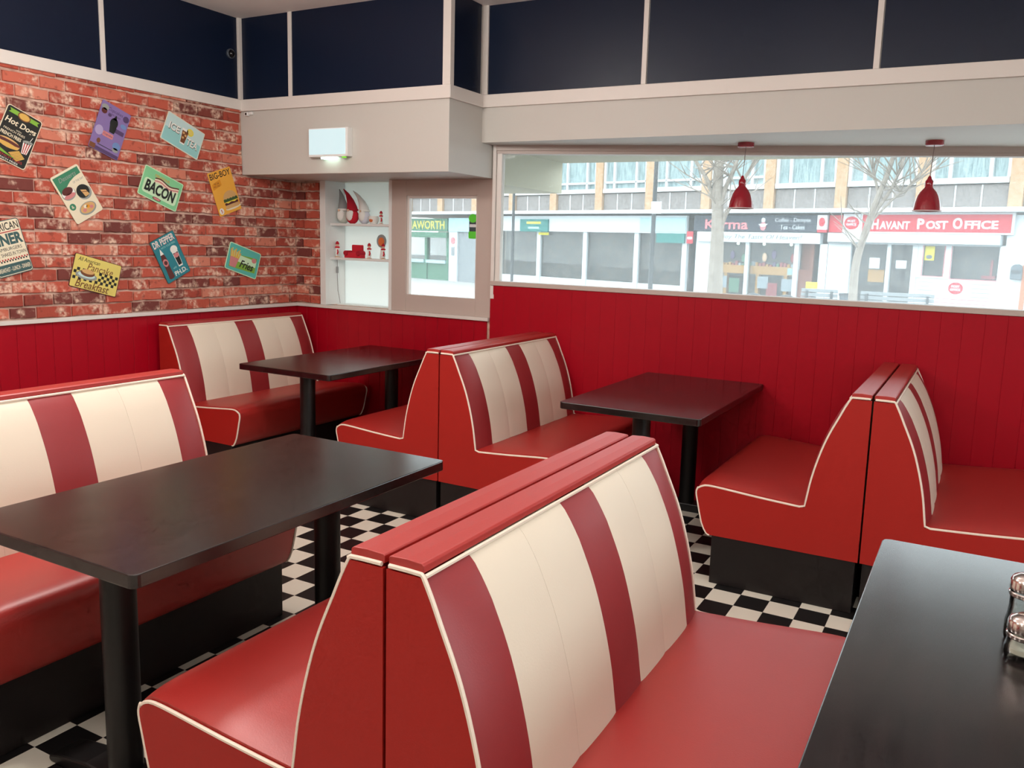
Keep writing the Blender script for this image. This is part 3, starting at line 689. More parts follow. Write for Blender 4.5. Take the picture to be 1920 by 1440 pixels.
# cola sign
t = tin('tin_sign', 'teal soda tin sign with a bottle and a cup', 3.725, 1.391, .2, .302, 26, 's_teal', 's_dteal', .01, .004)
text('DR PEPPER', 0, .116, Z1, .175, .046, 's_pink', t, bold=.03); text('DR PEPPER', -.001, .118, Z2, .172, .043, 's_white', t, bold=.008)
text('WITH YOUR MEAL', .02, .078, Z1, .12, .013, 's_aqua', t)
flat('bottle', [(-.072, .01), (-.066, .035), (-.052, .062), (-.038, .035), (-.032, .01), (-.034, -.06), (-.03, -.125), (-.04, -.132), (-.064, -.132), (-.074, -.125), (-.07, -.06)], Z1, Z2, 's_maroon', t)
flat('bottle_shine', [(-.052, .082), (-.066, .04), (-.038, .04)], Z2, Z3, 's_white', t); flat('bottle_label', ell(-.052, -.018, .021, .026), Z2, Z3, 's_pink', t); flat('label_mark', ell(-.052, -.018, .013, .014), Z3, .0054, 's_maroon', t)
flat('cup', [(.022, .03), (.07, .03), (.064, -.085), (.03, -.085)], Z1, Z2, 's_white', t); flat('drink', [(.027, .012), (.066, .012), (.061, -.075), (.033, -.075)], Z2, Z3, 's_black', t)
flat('foam', ell(.046, .036, .028, .026), Z2, Z3, 's_white', t); flat('cup_label', ell(.046, -.006, .02, .016), Z3, .0054, 's_pink', t)
text('with', -.002, -.075, Z1, .028, .014, 's_aqua', t); text('PH.D.', .03, -.116, Z1, .1, .032, 's_white', t, bold=.02)
# fries
t = tin('tin_sign', 'turquoise fries tin sign, right end of lower row', 4.34, 1.365, .3, .198, -17.7, 's_turq', 's_palemint', .014, .006)
flat('brush_field', [(-.06, .03), (.12, .05), (.125, -.06), (-.12, -.075), (-.12, -.03)], Z1, Z2 - .0003, 's_lime', t)
flat('brush_field', rrect(-.05, .12, -.02, .03, .008), Z2 - .0002, Z2, 's_palemint', t)
flat('fries_box', [(-.125, .0), (-.045, .0), (-.06, -.07), (-.115, -.07)], Z3, .0056, 's_pink', t)
for k in range(9): bar('fry', (-.118 + k * .0085, -.005), (-.13 + k * .0115, .055 + .012 * math.sin(k * 2.1)), .0075, Z2 + (k % 3) * .0002, Z3 + (k % 3) * .0002, 's_butter' if k % 2 else 's_orange', t)
text('Fries', .038, -.026, Z3, .13, .056, 's_black', t, bold=.02, shear=.3)
flat('small_badge', ell(.095, .028, .022, .018), Z2, Z3, 's_pink', t)

# ------------------------------------------------------------------ things on the display shelves
paint('felt_grey', 150, 150, 150, .9); paint('felt_red', 176, 16, 40, .9); paint('felt_white', 232, 230, 226, .95); paint('fur_white', 240, 238, 232, 1.0)
paint('body_grey', 200, 204, 194, .9); paint('body_red', 206, 30, 50, .9); paint('body_pale', 222, 222, 232, .9); paint('nose', 232, 190, 160); paint('ornament_orange', 222, 116, 60); paint('gold', 190, 140, 60, .4)
def gnome(loc, label, hat, body, beard, s=1.0, lean=.02, top=None):
    t = thing('gnome', label, 'gnome', loc, group='felt gnomes on the upper shelf')
    obj('body', ball((0, 0, .055 * s), .052 * s, .045 * s, .058 * s, 14, 8), body, t, smooth=True)
    obj('beard', ball((0, -.028 * s, .065 * s), .034 * s, .024 * s, .046 * s, 12, 8), beard, t, smooth=True)
    obj('nose', ball((0, -.052 * s, .1 * s), .009 * s), 'nose', t, smooth=True)
    H = .165 * s
    path = [(0, 0, .098 * s), (-lean * .1, 0, .12 * s), (-lean * .5, 0, .17 * s), (-lean * 1.2, 0, .22 * s), (-lean * 2.2, 0, .262 * s)]
    obj('hat', tube(path, [.042 * s, .040 * s, .028 * s, .015 * s, .003 * s], 14), hat, t, smooth=True)
    obj('hat_brim', lathe([(.038 * s, .096 * s), (.045 * s, .1 * s), (.044 * s, .112 * s), (.038 * s, .114 * s)], 16, closed=True), top or hat, t, smooth=True)
gnome((-4.430, 5.02, 1.663), 'gnome with a grey pointed hat on the upper shelf', 'felt_grey', 'body_grey', 'fur_white', 1.0, .018, 'fur_white')
gnome((-4.322, 5.0, 1.663), 'gnome with a tall red bent hat on the upper shelf', 'felt_red', 'body_red', 'fur_white', 1.0, .04, 'felt_red')
gnome((-4.222, 5.02, 1.663), 'pale gnome with a white hat next to the red one', 'felt_white', 'body_pale', 'fur_white', .95, .05, 'fur_white')
def figure(loc, label, grp='little red and white figures on the shelves', s=1.0):
    t = thing('figurine', label, 'figurine', loc, group=grp)
    obj('base', lathe([(0, 0), (.02 * s, 0), (.02 * s, .006 * s), (0, .008 * s)], 14), 'nose', t, smooth=True)
    obj('body', lathe([(.0, .006 * s), (.014 * s, .01 * s), (.017 * s, .03 * s), (.012 * s, .05 * s), (.015 * s, .07 * s), (.008 * s, .084 * s), (0, .086 * s)], 14), 'fur_white', t, smooth=True)
    obj('scarf', lathe([(.013 * s, .07 * s), (.019 * s, .074 * s), (.017 * s, .082 * s), (.011 * s, .084 * s)], 14, closed=True), 'body_red', t, smooth=True)
    obj('head', ball((0, 0, .098 * s), .014 * s), 'nose', t, smooth=True)
    obj('cap', lathe([(.015 * s, .1 * s), (.013 * s, .112 * s), (.006 * s, .122 * s), (0, .124 * s)], 14), 'felt_red', t, smooth=True)
    obj('stocking', tube([(.012 * s, -.012 * s, .06 * s), (.02 * s, -.016 * s, .04 * s), (.014 * s, -.018 * s, .024 * s)], [.004 * s, .006 * s, .005 * s], 8), 'body_red', t, smooth=True)
figure((-4.045, 5.0, 1.663), 'small red and white figure at the right end of the upper shelf', s=.8)
figure((-4.466, 4.99, 1.403), 'red-capped figure at the left end of the lower shelf')
figure((-4.150, 4.99, 1.403), 'red-capped figure just left of the round ornament on the lower shelf', s=.95)
figure((-4.015, 4.99, 1.403), 'red-capped figure at the right end of the lower shelf', s=.95)
t = thing('snow_globe', 'little orange and white cup-shaped ornament on the upper shelf', 'ornament', (-4.115, 5.0, 1.663))
obj('bowl', lathe([(0, 0), (.025, 0), (.036, .02), (.04, .045), (.034, .06), (.03, .058), (.034, .045), (0, .04)], 18), 'fur_white', t, smooth=True)
obj('orange_patch', ball((0, -.018, .03), .026, .022, .022), 'ornament_orange', t, smooth=True); obj('gold_foot', lathe([(0, -.0), (.02, 0), (.02, .006), (0, .006)], 14), 'gold', t)
t = thing('round_ornament', 'round orange disc ornament standing on the lower shelf', 'ornament', matrix=plane_frame((-4.085, 5.06, 1.403), (1, 0, 0)))
flat('disc', ell(0, .135, .044, .05), 0, .01, 'felt_grey', t, bev=.002); flat('disc_centre', ell(.004, .13, .028, .032), .01, .014, 'ornament_orange', t); flat('stand', [(-.02, 0), (.02, 0), (.006, .09), (-.006, .09)], -.004, .004, 'fur_white', t)
t = thing('toy_armchair', 'miniature red armchair on the lower shelf', 'toy chair', (-4.305, 5.01, 1.403))
obj('backrest', prism(rrect(-.05, .05, 0, .1, .008), -.012, .012), 'body_red', t, matrix=Matrix.Translation((0, .03, 0)) @ Matrix.Rotation(PI / 2, 4, 'X'), bev=.004)
obj('seat', box(-.045, .045, -.04, .02, .0, .042), 'body_red', t, bev=.006)
for s in (-1, 1): obj('armrest', lathe([(0, -.04), (.018, -.04), (.02, -.03), (.02, .03), (0, .032)], 14, axis='y', c=(s * .062, -.005, .036)), 'felt_red', t, smooth=True); obj('side', box(s * .062 - .016, s * .062 + .016, -.036, .026, 0, .03), 'body_red', t, bev=.003)
t = thing('hanging_cord', 'thin grey switch cord hanging below the lower shelf', 'cord', (-4.478, 5.0, 1.385))
obj('cord', tube([(0, 0, 0), (.002, 0, -.06), (.0, 0, -.12), (.006, 0, -.24), (.03, 0, -.34)], .002, 6), 'cord_grey', t); obj('inline_switch', box(-.007, .009, -.006, .006, -.105, -.055), 'felt_grey', t, bev=.003)

# ================================================================== the street outside
GZ = -0.30
_paint = paint
def paint(name, r, g, b, rough=0.6, **k):            # outdoor paints, colours darkened to balance the bright sky
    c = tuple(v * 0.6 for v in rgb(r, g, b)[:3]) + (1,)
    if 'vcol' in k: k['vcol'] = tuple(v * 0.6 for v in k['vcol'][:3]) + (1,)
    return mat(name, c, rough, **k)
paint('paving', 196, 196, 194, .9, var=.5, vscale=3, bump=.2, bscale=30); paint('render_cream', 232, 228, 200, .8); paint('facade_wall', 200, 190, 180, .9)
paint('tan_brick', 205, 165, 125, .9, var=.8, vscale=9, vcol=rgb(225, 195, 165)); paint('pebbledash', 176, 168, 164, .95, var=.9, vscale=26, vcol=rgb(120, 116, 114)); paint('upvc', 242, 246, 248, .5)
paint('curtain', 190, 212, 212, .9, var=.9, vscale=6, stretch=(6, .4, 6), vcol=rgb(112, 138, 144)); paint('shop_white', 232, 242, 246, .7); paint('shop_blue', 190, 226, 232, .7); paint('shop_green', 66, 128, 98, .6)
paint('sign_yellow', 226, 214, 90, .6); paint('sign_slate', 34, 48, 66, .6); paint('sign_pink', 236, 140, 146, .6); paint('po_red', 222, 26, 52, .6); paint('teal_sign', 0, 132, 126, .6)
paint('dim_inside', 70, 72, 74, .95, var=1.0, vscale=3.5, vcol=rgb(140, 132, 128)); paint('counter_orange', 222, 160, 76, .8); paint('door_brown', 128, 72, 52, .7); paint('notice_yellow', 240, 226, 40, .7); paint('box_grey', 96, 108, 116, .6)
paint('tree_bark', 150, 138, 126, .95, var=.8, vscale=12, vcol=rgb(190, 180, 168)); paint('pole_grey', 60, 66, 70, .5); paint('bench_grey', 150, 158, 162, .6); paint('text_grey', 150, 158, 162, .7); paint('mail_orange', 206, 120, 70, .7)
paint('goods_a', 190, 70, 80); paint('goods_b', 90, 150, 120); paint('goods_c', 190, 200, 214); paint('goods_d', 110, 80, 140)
struct(obj('ground', join(box(-90, 60, 6.9, 60, GZ - .2, GZ), box(3.4, 60, -40, 6.9, GZ - .2, GZ), box(-90, 3.4, 5.15, 6.9, GZ - .2, GZ)), 'paving'), 'pale paved street outside')
# canopy of our own shopfront
struct(obj('wall_canopy', join(prism([(-3.25, 5.06), (3.2, 6.66), (3.2, 7.0), (2.0, 6.52), (-3.25, 6.45)], 2.24, 2.6)), 'render_cream'), 'cream canopy over the pavement')
struct(obj('wall_canopy_low', box(-9, -3.25, 5.06, 6.42, 1.985, 2.6), 'render_cream'), 'lower cream canopy beside the shop window')

AF = math.radians(16)
UF = Vector((math.cos(AF), -math.sin(AF), 0)); OF = Vector((-1.824, 27.0, 0))
def FF(u): return plane_frame(OF + UF * u, UF)
DZ = .35                                        # depth of the shop interiors behind the glass
# --- terrace above the shops
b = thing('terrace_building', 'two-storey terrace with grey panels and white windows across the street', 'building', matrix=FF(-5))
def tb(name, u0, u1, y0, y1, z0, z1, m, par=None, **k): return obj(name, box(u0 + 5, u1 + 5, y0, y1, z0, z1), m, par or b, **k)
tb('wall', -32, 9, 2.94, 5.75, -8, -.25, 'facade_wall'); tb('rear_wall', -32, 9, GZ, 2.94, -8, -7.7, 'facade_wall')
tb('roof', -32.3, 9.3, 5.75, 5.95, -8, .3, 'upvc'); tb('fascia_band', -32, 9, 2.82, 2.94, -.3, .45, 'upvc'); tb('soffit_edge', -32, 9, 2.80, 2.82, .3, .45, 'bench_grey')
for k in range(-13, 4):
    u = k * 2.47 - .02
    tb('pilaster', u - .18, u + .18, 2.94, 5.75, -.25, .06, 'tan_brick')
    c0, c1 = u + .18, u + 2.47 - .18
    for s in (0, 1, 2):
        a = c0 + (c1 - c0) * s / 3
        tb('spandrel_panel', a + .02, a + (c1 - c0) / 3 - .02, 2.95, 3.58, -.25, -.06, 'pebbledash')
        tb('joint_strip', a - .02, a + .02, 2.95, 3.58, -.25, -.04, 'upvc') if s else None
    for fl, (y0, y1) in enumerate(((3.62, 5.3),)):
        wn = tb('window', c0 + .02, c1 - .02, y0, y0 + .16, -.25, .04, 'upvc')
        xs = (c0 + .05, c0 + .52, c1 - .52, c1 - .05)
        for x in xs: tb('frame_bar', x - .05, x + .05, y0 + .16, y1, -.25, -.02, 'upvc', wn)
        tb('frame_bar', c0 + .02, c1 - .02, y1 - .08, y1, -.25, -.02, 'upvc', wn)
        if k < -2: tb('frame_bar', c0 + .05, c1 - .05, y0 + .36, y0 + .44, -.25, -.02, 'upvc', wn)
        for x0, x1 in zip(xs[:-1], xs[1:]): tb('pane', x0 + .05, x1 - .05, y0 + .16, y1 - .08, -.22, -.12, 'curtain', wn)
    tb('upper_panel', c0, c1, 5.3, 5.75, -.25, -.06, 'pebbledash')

# --- shops
def shop(name, label, u0, cat='shopfront'):
    t = thing(name, label, cat, matrix=FF(u0)); t['u0'] = u0; return t
def sb(t, name, u0, u1, y0, y1, z0, z1, m, par=None, **k):
    o = t['u0']; return obj(name, box(u0 - o, u1 - o, y0, y1, z0, z1), m, par or t, **k)
def st_(t, s, u, y, z, wd, ht, m, **k): return text(s, u - t['u0'], y, z, wd, ht, m, t, thick=.02, **k)
# post office
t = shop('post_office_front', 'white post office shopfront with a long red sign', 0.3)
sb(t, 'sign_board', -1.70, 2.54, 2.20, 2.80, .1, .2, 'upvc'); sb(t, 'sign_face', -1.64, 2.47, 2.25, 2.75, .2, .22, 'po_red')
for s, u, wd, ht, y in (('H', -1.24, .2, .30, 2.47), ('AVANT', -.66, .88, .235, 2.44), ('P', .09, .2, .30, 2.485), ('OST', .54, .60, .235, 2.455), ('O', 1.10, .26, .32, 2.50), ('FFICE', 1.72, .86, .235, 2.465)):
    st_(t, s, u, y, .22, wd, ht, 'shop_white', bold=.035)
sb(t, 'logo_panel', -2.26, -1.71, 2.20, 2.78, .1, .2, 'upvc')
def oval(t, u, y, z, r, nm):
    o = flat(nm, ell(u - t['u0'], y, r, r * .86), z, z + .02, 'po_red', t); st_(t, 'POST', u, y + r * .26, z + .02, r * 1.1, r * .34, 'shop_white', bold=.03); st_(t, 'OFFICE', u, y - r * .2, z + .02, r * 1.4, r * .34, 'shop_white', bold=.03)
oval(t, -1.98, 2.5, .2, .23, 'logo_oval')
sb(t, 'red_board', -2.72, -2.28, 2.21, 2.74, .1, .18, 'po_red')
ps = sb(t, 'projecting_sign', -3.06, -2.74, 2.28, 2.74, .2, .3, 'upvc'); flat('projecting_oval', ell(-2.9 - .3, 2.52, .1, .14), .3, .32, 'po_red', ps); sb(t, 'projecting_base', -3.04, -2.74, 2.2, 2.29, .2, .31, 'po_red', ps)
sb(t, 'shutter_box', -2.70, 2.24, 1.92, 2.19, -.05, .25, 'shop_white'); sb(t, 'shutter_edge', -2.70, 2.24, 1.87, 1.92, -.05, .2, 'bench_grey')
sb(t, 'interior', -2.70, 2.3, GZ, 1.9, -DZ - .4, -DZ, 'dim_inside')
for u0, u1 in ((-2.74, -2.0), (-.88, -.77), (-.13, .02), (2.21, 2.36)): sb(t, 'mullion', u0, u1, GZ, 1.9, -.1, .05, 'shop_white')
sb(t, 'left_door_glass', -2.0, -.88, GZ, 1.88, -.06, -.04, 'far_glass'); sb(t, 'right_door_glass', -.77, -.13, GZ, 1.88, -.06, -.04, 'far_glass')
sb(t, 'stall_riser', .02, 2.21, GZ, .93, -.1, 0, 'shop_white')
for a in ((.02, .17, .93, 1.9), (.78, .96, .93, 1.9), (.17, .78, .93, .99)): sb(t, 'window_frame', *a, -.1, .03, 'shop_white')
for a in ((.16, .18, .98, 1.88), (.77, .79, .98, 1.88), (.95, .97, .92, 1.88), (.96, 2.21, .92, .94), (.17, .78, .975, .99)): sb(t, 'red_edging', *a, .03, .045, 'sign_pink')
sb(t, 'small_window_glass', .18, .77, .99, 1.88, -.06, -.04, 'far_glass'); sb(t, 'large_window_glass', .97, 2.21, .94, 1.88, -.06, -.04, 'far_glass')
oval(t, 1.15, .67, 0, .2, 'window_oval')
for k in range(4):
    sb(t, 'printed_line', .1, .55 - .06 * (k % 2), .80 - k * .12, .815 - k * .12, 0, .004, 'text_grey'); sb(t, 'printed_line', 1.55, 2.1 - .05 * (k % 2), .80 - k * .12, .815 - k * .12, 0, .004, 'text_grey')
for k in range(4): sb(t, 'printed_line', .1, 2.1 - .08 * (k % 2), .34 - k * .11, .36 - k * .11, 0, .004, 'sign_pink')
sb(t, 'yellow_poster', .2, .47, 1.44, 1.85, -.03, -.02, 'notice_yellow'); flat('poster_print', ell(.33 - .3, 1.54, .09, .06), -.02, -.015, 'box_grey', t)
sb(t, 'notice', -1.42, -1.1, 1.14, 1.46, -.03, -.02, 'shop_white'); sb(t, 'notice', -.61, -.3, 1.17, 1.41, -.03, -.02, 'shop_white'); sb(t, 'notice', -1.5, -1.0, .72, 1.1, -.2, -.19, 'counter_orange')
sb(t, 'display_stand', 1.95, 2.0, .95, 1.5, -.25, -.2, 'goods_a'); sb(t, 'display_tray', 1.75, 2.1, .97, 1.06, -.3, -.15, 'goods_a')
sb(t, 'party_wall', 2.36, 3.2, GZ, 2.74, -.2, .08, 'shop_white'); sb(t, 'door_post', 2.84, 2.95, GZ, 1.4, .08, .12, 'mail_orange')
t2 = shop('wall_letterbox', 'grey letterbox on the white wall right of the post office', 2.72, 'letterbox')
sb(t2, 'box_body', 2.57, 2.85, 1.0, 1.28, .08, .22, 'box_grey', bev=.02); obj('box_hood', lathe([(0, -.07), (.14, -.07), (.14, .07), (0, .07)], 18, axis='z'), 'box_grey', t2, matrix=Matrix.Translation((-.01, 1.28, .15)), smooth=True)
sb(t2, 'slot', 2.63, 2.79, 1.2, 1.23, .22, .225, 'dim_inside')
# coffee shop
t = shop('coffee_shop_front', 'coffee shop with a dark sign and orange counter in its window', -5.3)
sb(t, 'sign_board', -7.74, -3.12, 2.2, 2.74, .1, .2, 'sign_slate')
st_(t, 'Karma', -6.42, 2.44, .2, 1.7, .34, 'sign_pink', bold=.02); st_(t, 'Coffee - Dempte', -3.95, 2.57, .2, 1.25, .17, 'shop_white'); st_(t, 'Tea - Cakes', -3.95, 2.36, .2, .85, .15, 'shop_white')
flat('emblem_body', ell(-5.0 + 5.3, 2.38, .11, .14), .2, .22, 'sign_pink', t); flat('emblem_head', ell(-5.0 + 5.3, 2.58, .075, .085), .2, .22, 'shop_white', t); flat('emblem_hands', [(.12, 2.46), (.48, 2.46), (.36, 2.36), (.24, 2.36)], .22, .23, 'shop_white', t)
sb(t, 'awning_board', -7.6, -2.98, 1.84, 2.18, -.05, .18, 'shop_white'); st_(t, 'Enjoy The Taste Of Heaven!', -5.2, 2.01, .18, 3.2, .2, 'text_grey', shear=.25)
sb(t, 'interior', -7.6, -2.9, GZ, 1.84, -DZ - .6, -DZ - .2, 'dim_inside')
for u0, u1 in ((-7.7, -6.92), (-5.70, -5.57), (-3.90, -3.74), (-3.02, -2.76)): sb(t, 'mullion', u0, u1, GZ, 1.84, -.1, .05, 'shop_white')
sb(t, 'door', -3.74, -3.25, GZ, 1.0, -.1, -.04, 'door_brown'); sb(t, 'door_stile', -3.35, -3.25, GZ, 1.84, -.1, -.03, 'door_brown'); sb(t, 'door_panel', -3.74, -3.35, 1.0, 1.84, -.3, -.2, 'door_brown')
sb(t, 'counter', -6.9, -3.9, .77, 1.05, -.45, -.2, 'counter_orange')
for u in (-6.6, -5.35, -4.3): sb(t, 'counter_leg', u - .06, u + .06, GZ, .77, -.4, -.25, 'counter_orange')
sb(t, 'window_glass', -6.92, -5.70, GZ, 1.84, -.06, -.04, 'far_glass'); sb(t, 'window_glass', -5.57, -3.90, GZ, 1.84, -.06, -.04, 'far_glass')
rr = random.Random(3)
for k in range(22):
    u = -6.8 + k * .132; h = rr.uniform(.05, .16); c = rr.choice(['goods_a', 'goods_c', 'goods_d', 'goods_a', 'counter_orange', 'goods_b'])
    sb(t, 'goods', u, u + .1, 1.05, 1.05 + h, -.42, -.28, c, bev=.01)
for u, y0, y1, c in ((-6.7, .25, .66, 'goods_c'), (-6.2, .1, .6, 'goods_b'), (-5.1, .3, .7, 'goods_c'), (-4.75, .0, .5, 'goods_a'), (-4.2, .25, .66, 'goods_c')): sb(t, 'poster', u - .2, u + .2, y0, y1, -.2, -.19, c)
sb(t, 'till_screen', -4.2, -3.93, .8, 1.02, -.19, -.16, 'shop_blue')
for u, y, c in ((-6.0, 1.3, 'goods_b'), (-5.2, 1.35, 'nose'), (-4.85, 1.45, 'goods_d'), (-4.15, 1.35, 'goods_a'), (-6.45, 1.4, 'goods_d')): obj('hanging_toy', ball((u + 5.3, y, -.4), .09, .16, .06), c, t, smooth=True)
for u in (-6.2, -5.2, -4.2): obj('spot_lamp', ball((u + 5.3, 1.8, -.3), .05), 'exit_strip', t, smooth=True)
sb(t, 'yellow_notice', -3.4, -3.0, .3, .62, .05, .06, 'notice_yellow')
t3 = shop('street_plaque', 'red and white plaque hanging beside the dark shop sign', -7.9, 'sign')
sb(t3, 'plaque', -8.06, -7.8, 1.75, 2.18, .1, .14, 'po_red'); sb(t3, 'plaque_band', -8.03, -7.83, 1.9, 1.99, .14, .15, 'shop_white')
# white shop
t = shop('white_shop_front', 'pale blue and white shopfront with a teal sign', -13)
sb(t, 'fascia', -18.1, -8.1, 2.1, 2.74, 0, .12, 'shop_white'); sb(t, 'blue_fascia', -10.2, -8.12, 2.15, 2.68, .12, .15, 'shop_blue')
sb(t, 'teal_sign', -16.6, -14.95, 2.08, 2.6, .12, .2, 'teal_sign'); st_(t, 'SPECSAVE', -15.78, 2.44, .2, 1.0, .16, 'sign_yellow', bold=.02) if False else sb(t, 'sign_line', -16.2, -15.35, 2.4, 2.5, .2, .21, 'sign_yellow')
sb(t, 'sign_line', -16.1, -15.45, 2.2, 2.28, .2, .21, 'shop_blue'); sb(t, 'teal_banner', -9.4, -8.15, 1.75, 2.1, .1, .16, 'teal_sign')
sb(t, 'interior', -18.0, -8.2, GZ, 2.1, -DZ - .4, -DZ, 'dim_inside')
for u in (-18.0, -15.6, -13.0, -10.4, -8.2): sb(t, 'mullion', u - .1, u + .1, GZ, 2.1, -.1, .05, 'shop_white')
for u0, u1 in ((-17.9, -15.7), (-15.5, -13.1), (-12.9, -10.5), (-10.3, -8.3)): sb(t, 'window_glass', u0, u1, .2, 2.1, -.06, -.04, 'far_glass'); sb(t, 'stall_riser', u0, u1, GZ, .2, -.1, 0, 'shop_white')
sb(t, 'yellow_sticker', -15.6, -15.0, 1.95, 2.06, .06, .07, 'notice_yellow')
# green shop and blue neighbour seen through the narrow panel
t = shop('green_shop_front', 'green shopfront with yellow lettering seen through the narrow glazed panel', -23)
sb(t, 'sign_board', -25.6, -21.55, 2.02, 2.62, .05, .15, 'shop_green'); st_(t, 'NAWORTH', -23.2, 2.32, .15, 2.9, .4, 'sign_yellow', bold=.02)
sb(t, 'lower_fascia', -25.6, -21.55, 1.72, 1.98, 0, .2, 'shop_green'); sb(t, 'interior', -25.6, -21.6, GZ, 1.75, -DZ - .4, -DZ, 'dim_inside')
for u in (-25.5, -23.3, -21.65): sb(t, 'mullion', u - .08, u + .08, GZ, 1.75, -.1, .05, 'shop_green')
for u0, u1 in ((-25.4, -23.4), (-23.2, -21.75)): sb(t, 'window_glass', u0, u1, .5, 1.75, -.06, -.04, 'far_glass'); sb(t, 'stall_riser', u0, u1, GZ, .5, -.1, 0, 'shop_green'); sb(t, 'sill', u0, u1, .5, .65, 0, .12, 'shop_blue')
t = shop('blue_shop_front', 'narrow pale blue shopfront beside the green one', -19.8)
sb(t, 'fascia', -21.5, -18.15, 2.02, 2.65, 0, .12, 'shop_blue'); sb(t, 'shutter', -20.9, -18.3, GZ, 2.02, -.1, 0, 'bench_grey'); sb(t, 'pier', -21.5, -20.9, GZ, 2.02, -.1, .08, 'shop_white')
flat('round_sign', ell(-21.2 + 19.8, 1.6, .16), .08, .1, 'sign_pink', t); sb(t, 'notice', -21.3, -21.1, .9, 1.3, .08, .1, 'bench_grey')

# --- street furniture
t = thing('street_pole', 'dark street pole carrying a small white sign plate', 'pole', (-7.5, 20, GZ))
obj('post', lathe([(.075, 0), (.06, .9), (.05, 4.9), (0, 4.92)], 12), 'pole_grey', t, smooth=True)
obj('sign_plate', box(-.05, .22, -.09, -.06, 2.70, 3.0), 'shop_white', t, bev=.01); obj('bracket', box(-.07, .1, -.06, .06, 2.82, 2.87), 'pole_grey', t)
t = thing('thin_pole', 'thin dark pole at the left end of the shop window view', 'pole', (-13.9, 24, GZ))
obj('post', lathe([(.05, 0), (.045, 4.2), (0, 4.22)], 10), 'pole_grey', t, smooth=True); obj('top_cap', ball((0, 0, 4.22), .07), 'pole_grey', t, smooth=True)
def tree(label, base, limbs, twigs, seed):
    t = thing('street_tree', label, 'tree', base, group='bare trees in the street')
    for k, (path, r0, r1) in enumerate(limbs):
        p = catmull3(path, 4); n = len(p)
        obj('trunk' if k == 0 else 'branch', tube(p, [r0 + (r1 - r0) * i / (n - 1) for i in range(n)], 8), 'tree_bark', t, smooth=True)
    rr = random.Random(seed); parts = []
    for path, r0, r1 in limbs:
        p = [Vector(q) for q in catmull3(path, 4)]
        for _ in range(twigs):
            i = rr.randrange(len(p) // 3, len(p)); a = p[i]
            if a.z < 1.9: continue
            d = Vector((rr.uniform(-1, 1), rr.uniform(-1, 1), rr.uniform(.1, 1))).normalized(); L = rr.uniform(.4, 1.1)
            m1 = a + d * L * .5 + Vector((rr.uniform(-.1, .1), 0, rr.uniform(-.05, .1))); e = m1 + (d + Vector((rr.uniform(-.5, .5), 0, .2))).normalized() * L * .5
            parts.append(tube([a, m1, e], [.014, .01, .004], 5))
            e2 = m1 + (d + Vector((rr.uniform(-.8, .8), rr.uniform(-.5, .5), .1))).normalized() * L * .4; parts.append(tube([m1, e2], [.008, .003], 5))
    tag(obj('twigs', join(*parts), 'tree_bark', t), kind='stuff')
def catmull3(p, n):
    out = []
    for i in range(len(p) - 1):
        a, b_, c, d = p[max(i - 1, 0)], p[i], p[i + 1], p[min(i + 2, len(p) - 1)]
        for k in range(n):
            s = k / n
            out.append(tuple(.5 * (2 * b_[j] + (c[j] - a[j]) * s + (2 * a[j] - 5 * b_[j] + 4 * c[j] - d[j]) * s * s + (3 * b_[j] - a[j] - 3 * c[j] + d[j]) * s ** 3) for j in range(3)))
    out.append(tuple(p[-1])); return out
tree('thick bare tree in front of the dark shop sign', (-4.07, 14, GZ),
     [([(0, 0, 0), (0, 0, .9), (-.01, 0, 1.6), (-.02, 0, 2.25), (-.06, 0, 2.85), (-.06, 0, 3.5), (-.05, .1, 4.6)], .16, .06),
      ([(-.04, 0, 2.5), (-.16, 0, 2.82), (-.3, 0, 3.1), (-.56, .1, 3.45), (-1.0, .3, 4.3)], .05, .02),
      ([(.0, 0, 2.55), (.06, 0, 2.85), (.27, -.05, 3.38), (.45, -.1, 4.2)], .05, .02),
      ([(.0, 0, 2.1), (.08, 0, 2.4), (.2, 0, 2.64), (.35, .05, 3.0), (.58, .1, 3.45), (.9, .2, 4.2)], .05, .02)], 14, 4)
tree('slender leaning bare tree in front of the post office', (-1.825, 14, GZ),
     [([(0, 0, 0), (.0, 0, 1.0), (.0, 0, 1.66), (.09, 0, 2.16), (.24, 0, 2.73), (.36, 0, 3.14), (.5, 0, 3.8), (.6, .1, 4.6)], .08, .02),
      ([(.1, 0, 2.1), (.22, 0, 2.5), (.42, 0, 2.86), (.56, 0, 3.3), (.75, 0, 4.0)], .035, .015),
      ([(.26, 0, 2.73), (.18, 0, 3.0), (.1, 0, 3.25), (-.05, 0, 3.7)], .025, .01),
      ([(.2, 0, 2.4), (.5, 0, 2.75), (.75, .1, 3.0), (1.05, .1, 3.5)], .02, .008)], 18, 9)
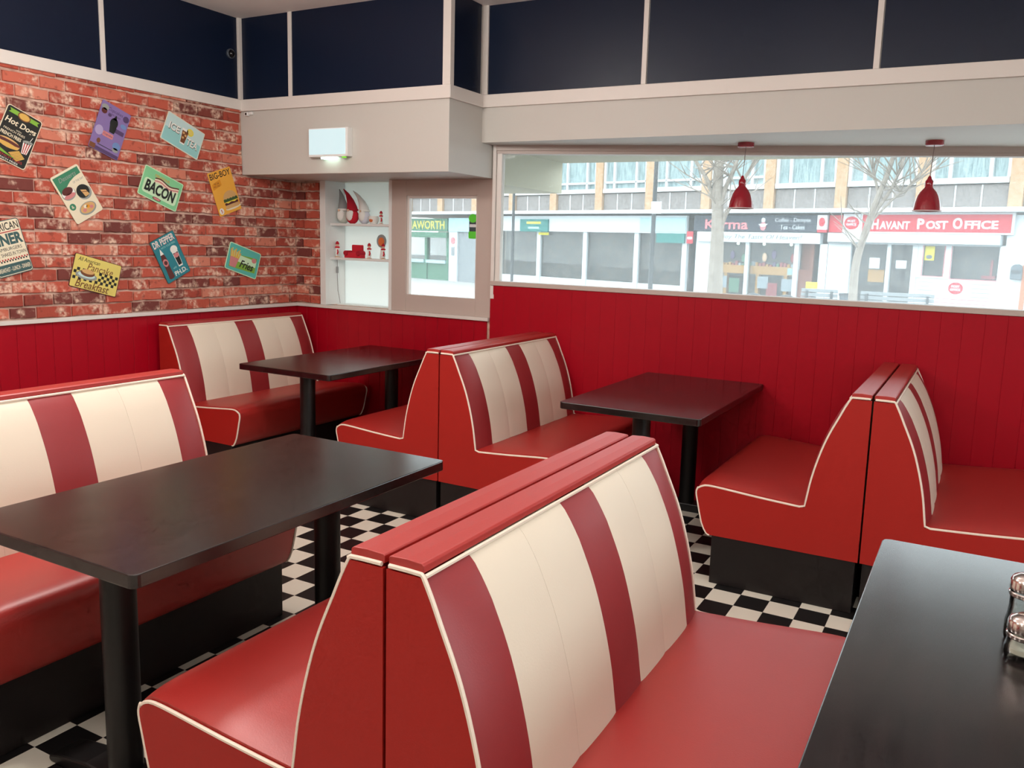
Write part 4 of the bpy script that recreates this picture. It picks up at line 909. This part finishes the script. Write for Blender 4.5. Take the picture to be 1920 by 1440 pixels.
def street_bench(label, x0, x1, y, z1):
    t = thing('street_bench', label, 'bench', ((x0 + x1) / 2, y, GZ), group='slatted benches in the street'); h = (x1 - x0) / 2; top = z1 - GZ
    for k in range(5): obj('back_slat', box(-h, h, .18 - k * .02, .21 - k * .02, top - .09 - k * .11, top - k * .11), 'bench_grey', t, bev=.008)
    for k in range(4): obj('seat_slat', box(-h, h, -.35 + k * .11, -.26 + k * .11, .41, .45), 'bench_grey', t, bev=.008)
    for s in (-1, 1):
        obj('leg', box(s * (h - .15) - .03, s * (h - .15) + .03, -.34, -.28, 0, .41), 'pole_grey', t); obj('leg', box(s * (h - .15) - .03, s * (h - .15) + .03, .12, .22, 0, top - .05), 'pole_grey', t)
        obj('armrest', tube([(s * (h - .02), -.3, .41), (s * (h - .02), -.33, .62), (s * (h - .02), 0, .66), (s * (h - .02), .16, .66)], .02, 6), 'pole_grey', t, smooth=True)
street_bench('short slatted street bench left of the slender tree', -4.17, -3.26, 22, .64)
street_bench('long slatted street bench in front of the post office', -2.72, -1.03, 22, .64)
def hoop(label, x, y):
    t = thing('cycle_hoop', label, 'cycle stand', (x, y, GZ), group='steel cycle hoops')
    pts = [(-.3, 0, 0), (-.3, 0, .55)] + [(.3 * math.cos(a), 0, .55 + .3 * math.sin(a)) for a in [PI - PI * k / 10 for k in range(1, 10)]] + [(.3, 0, .55), (.3, 0, 0)]
    obj('hoop_tube', tube(pts, .03, 8), 'pole_grey', t, smooth=True); obj('floor_flange', box(-.36, -.24, -.06, .06, 0, .012), 'pole_grey', t); obj('floor_flange', box(.24, .36, -.06, .06, 0, .012), 'pole_grey', t)
hoop('steel cycle hoop outside the coffee shop, left one', -4.75, 19.6); hoop('steel cycle hoop outside the coffee shop, right one', -4.0, 19.6)
t = thing('litter_bin', 'dark litter bin standing between the two street benches', 'bin', (-3.0, 22.2, GZ))
obj('bin_body', lathe([(0, 0), (.2, 0), (.22, .8), (.19, .8), (.18, .1), (0, .1)], 16), 'box_grey', t, smooth=True); obj('bin_rim', lathe([(.17, .8), (.24, .8), (.24, .86), (.17, .86)], 16, closed=True), 'pole_grey', t, smooth=True)
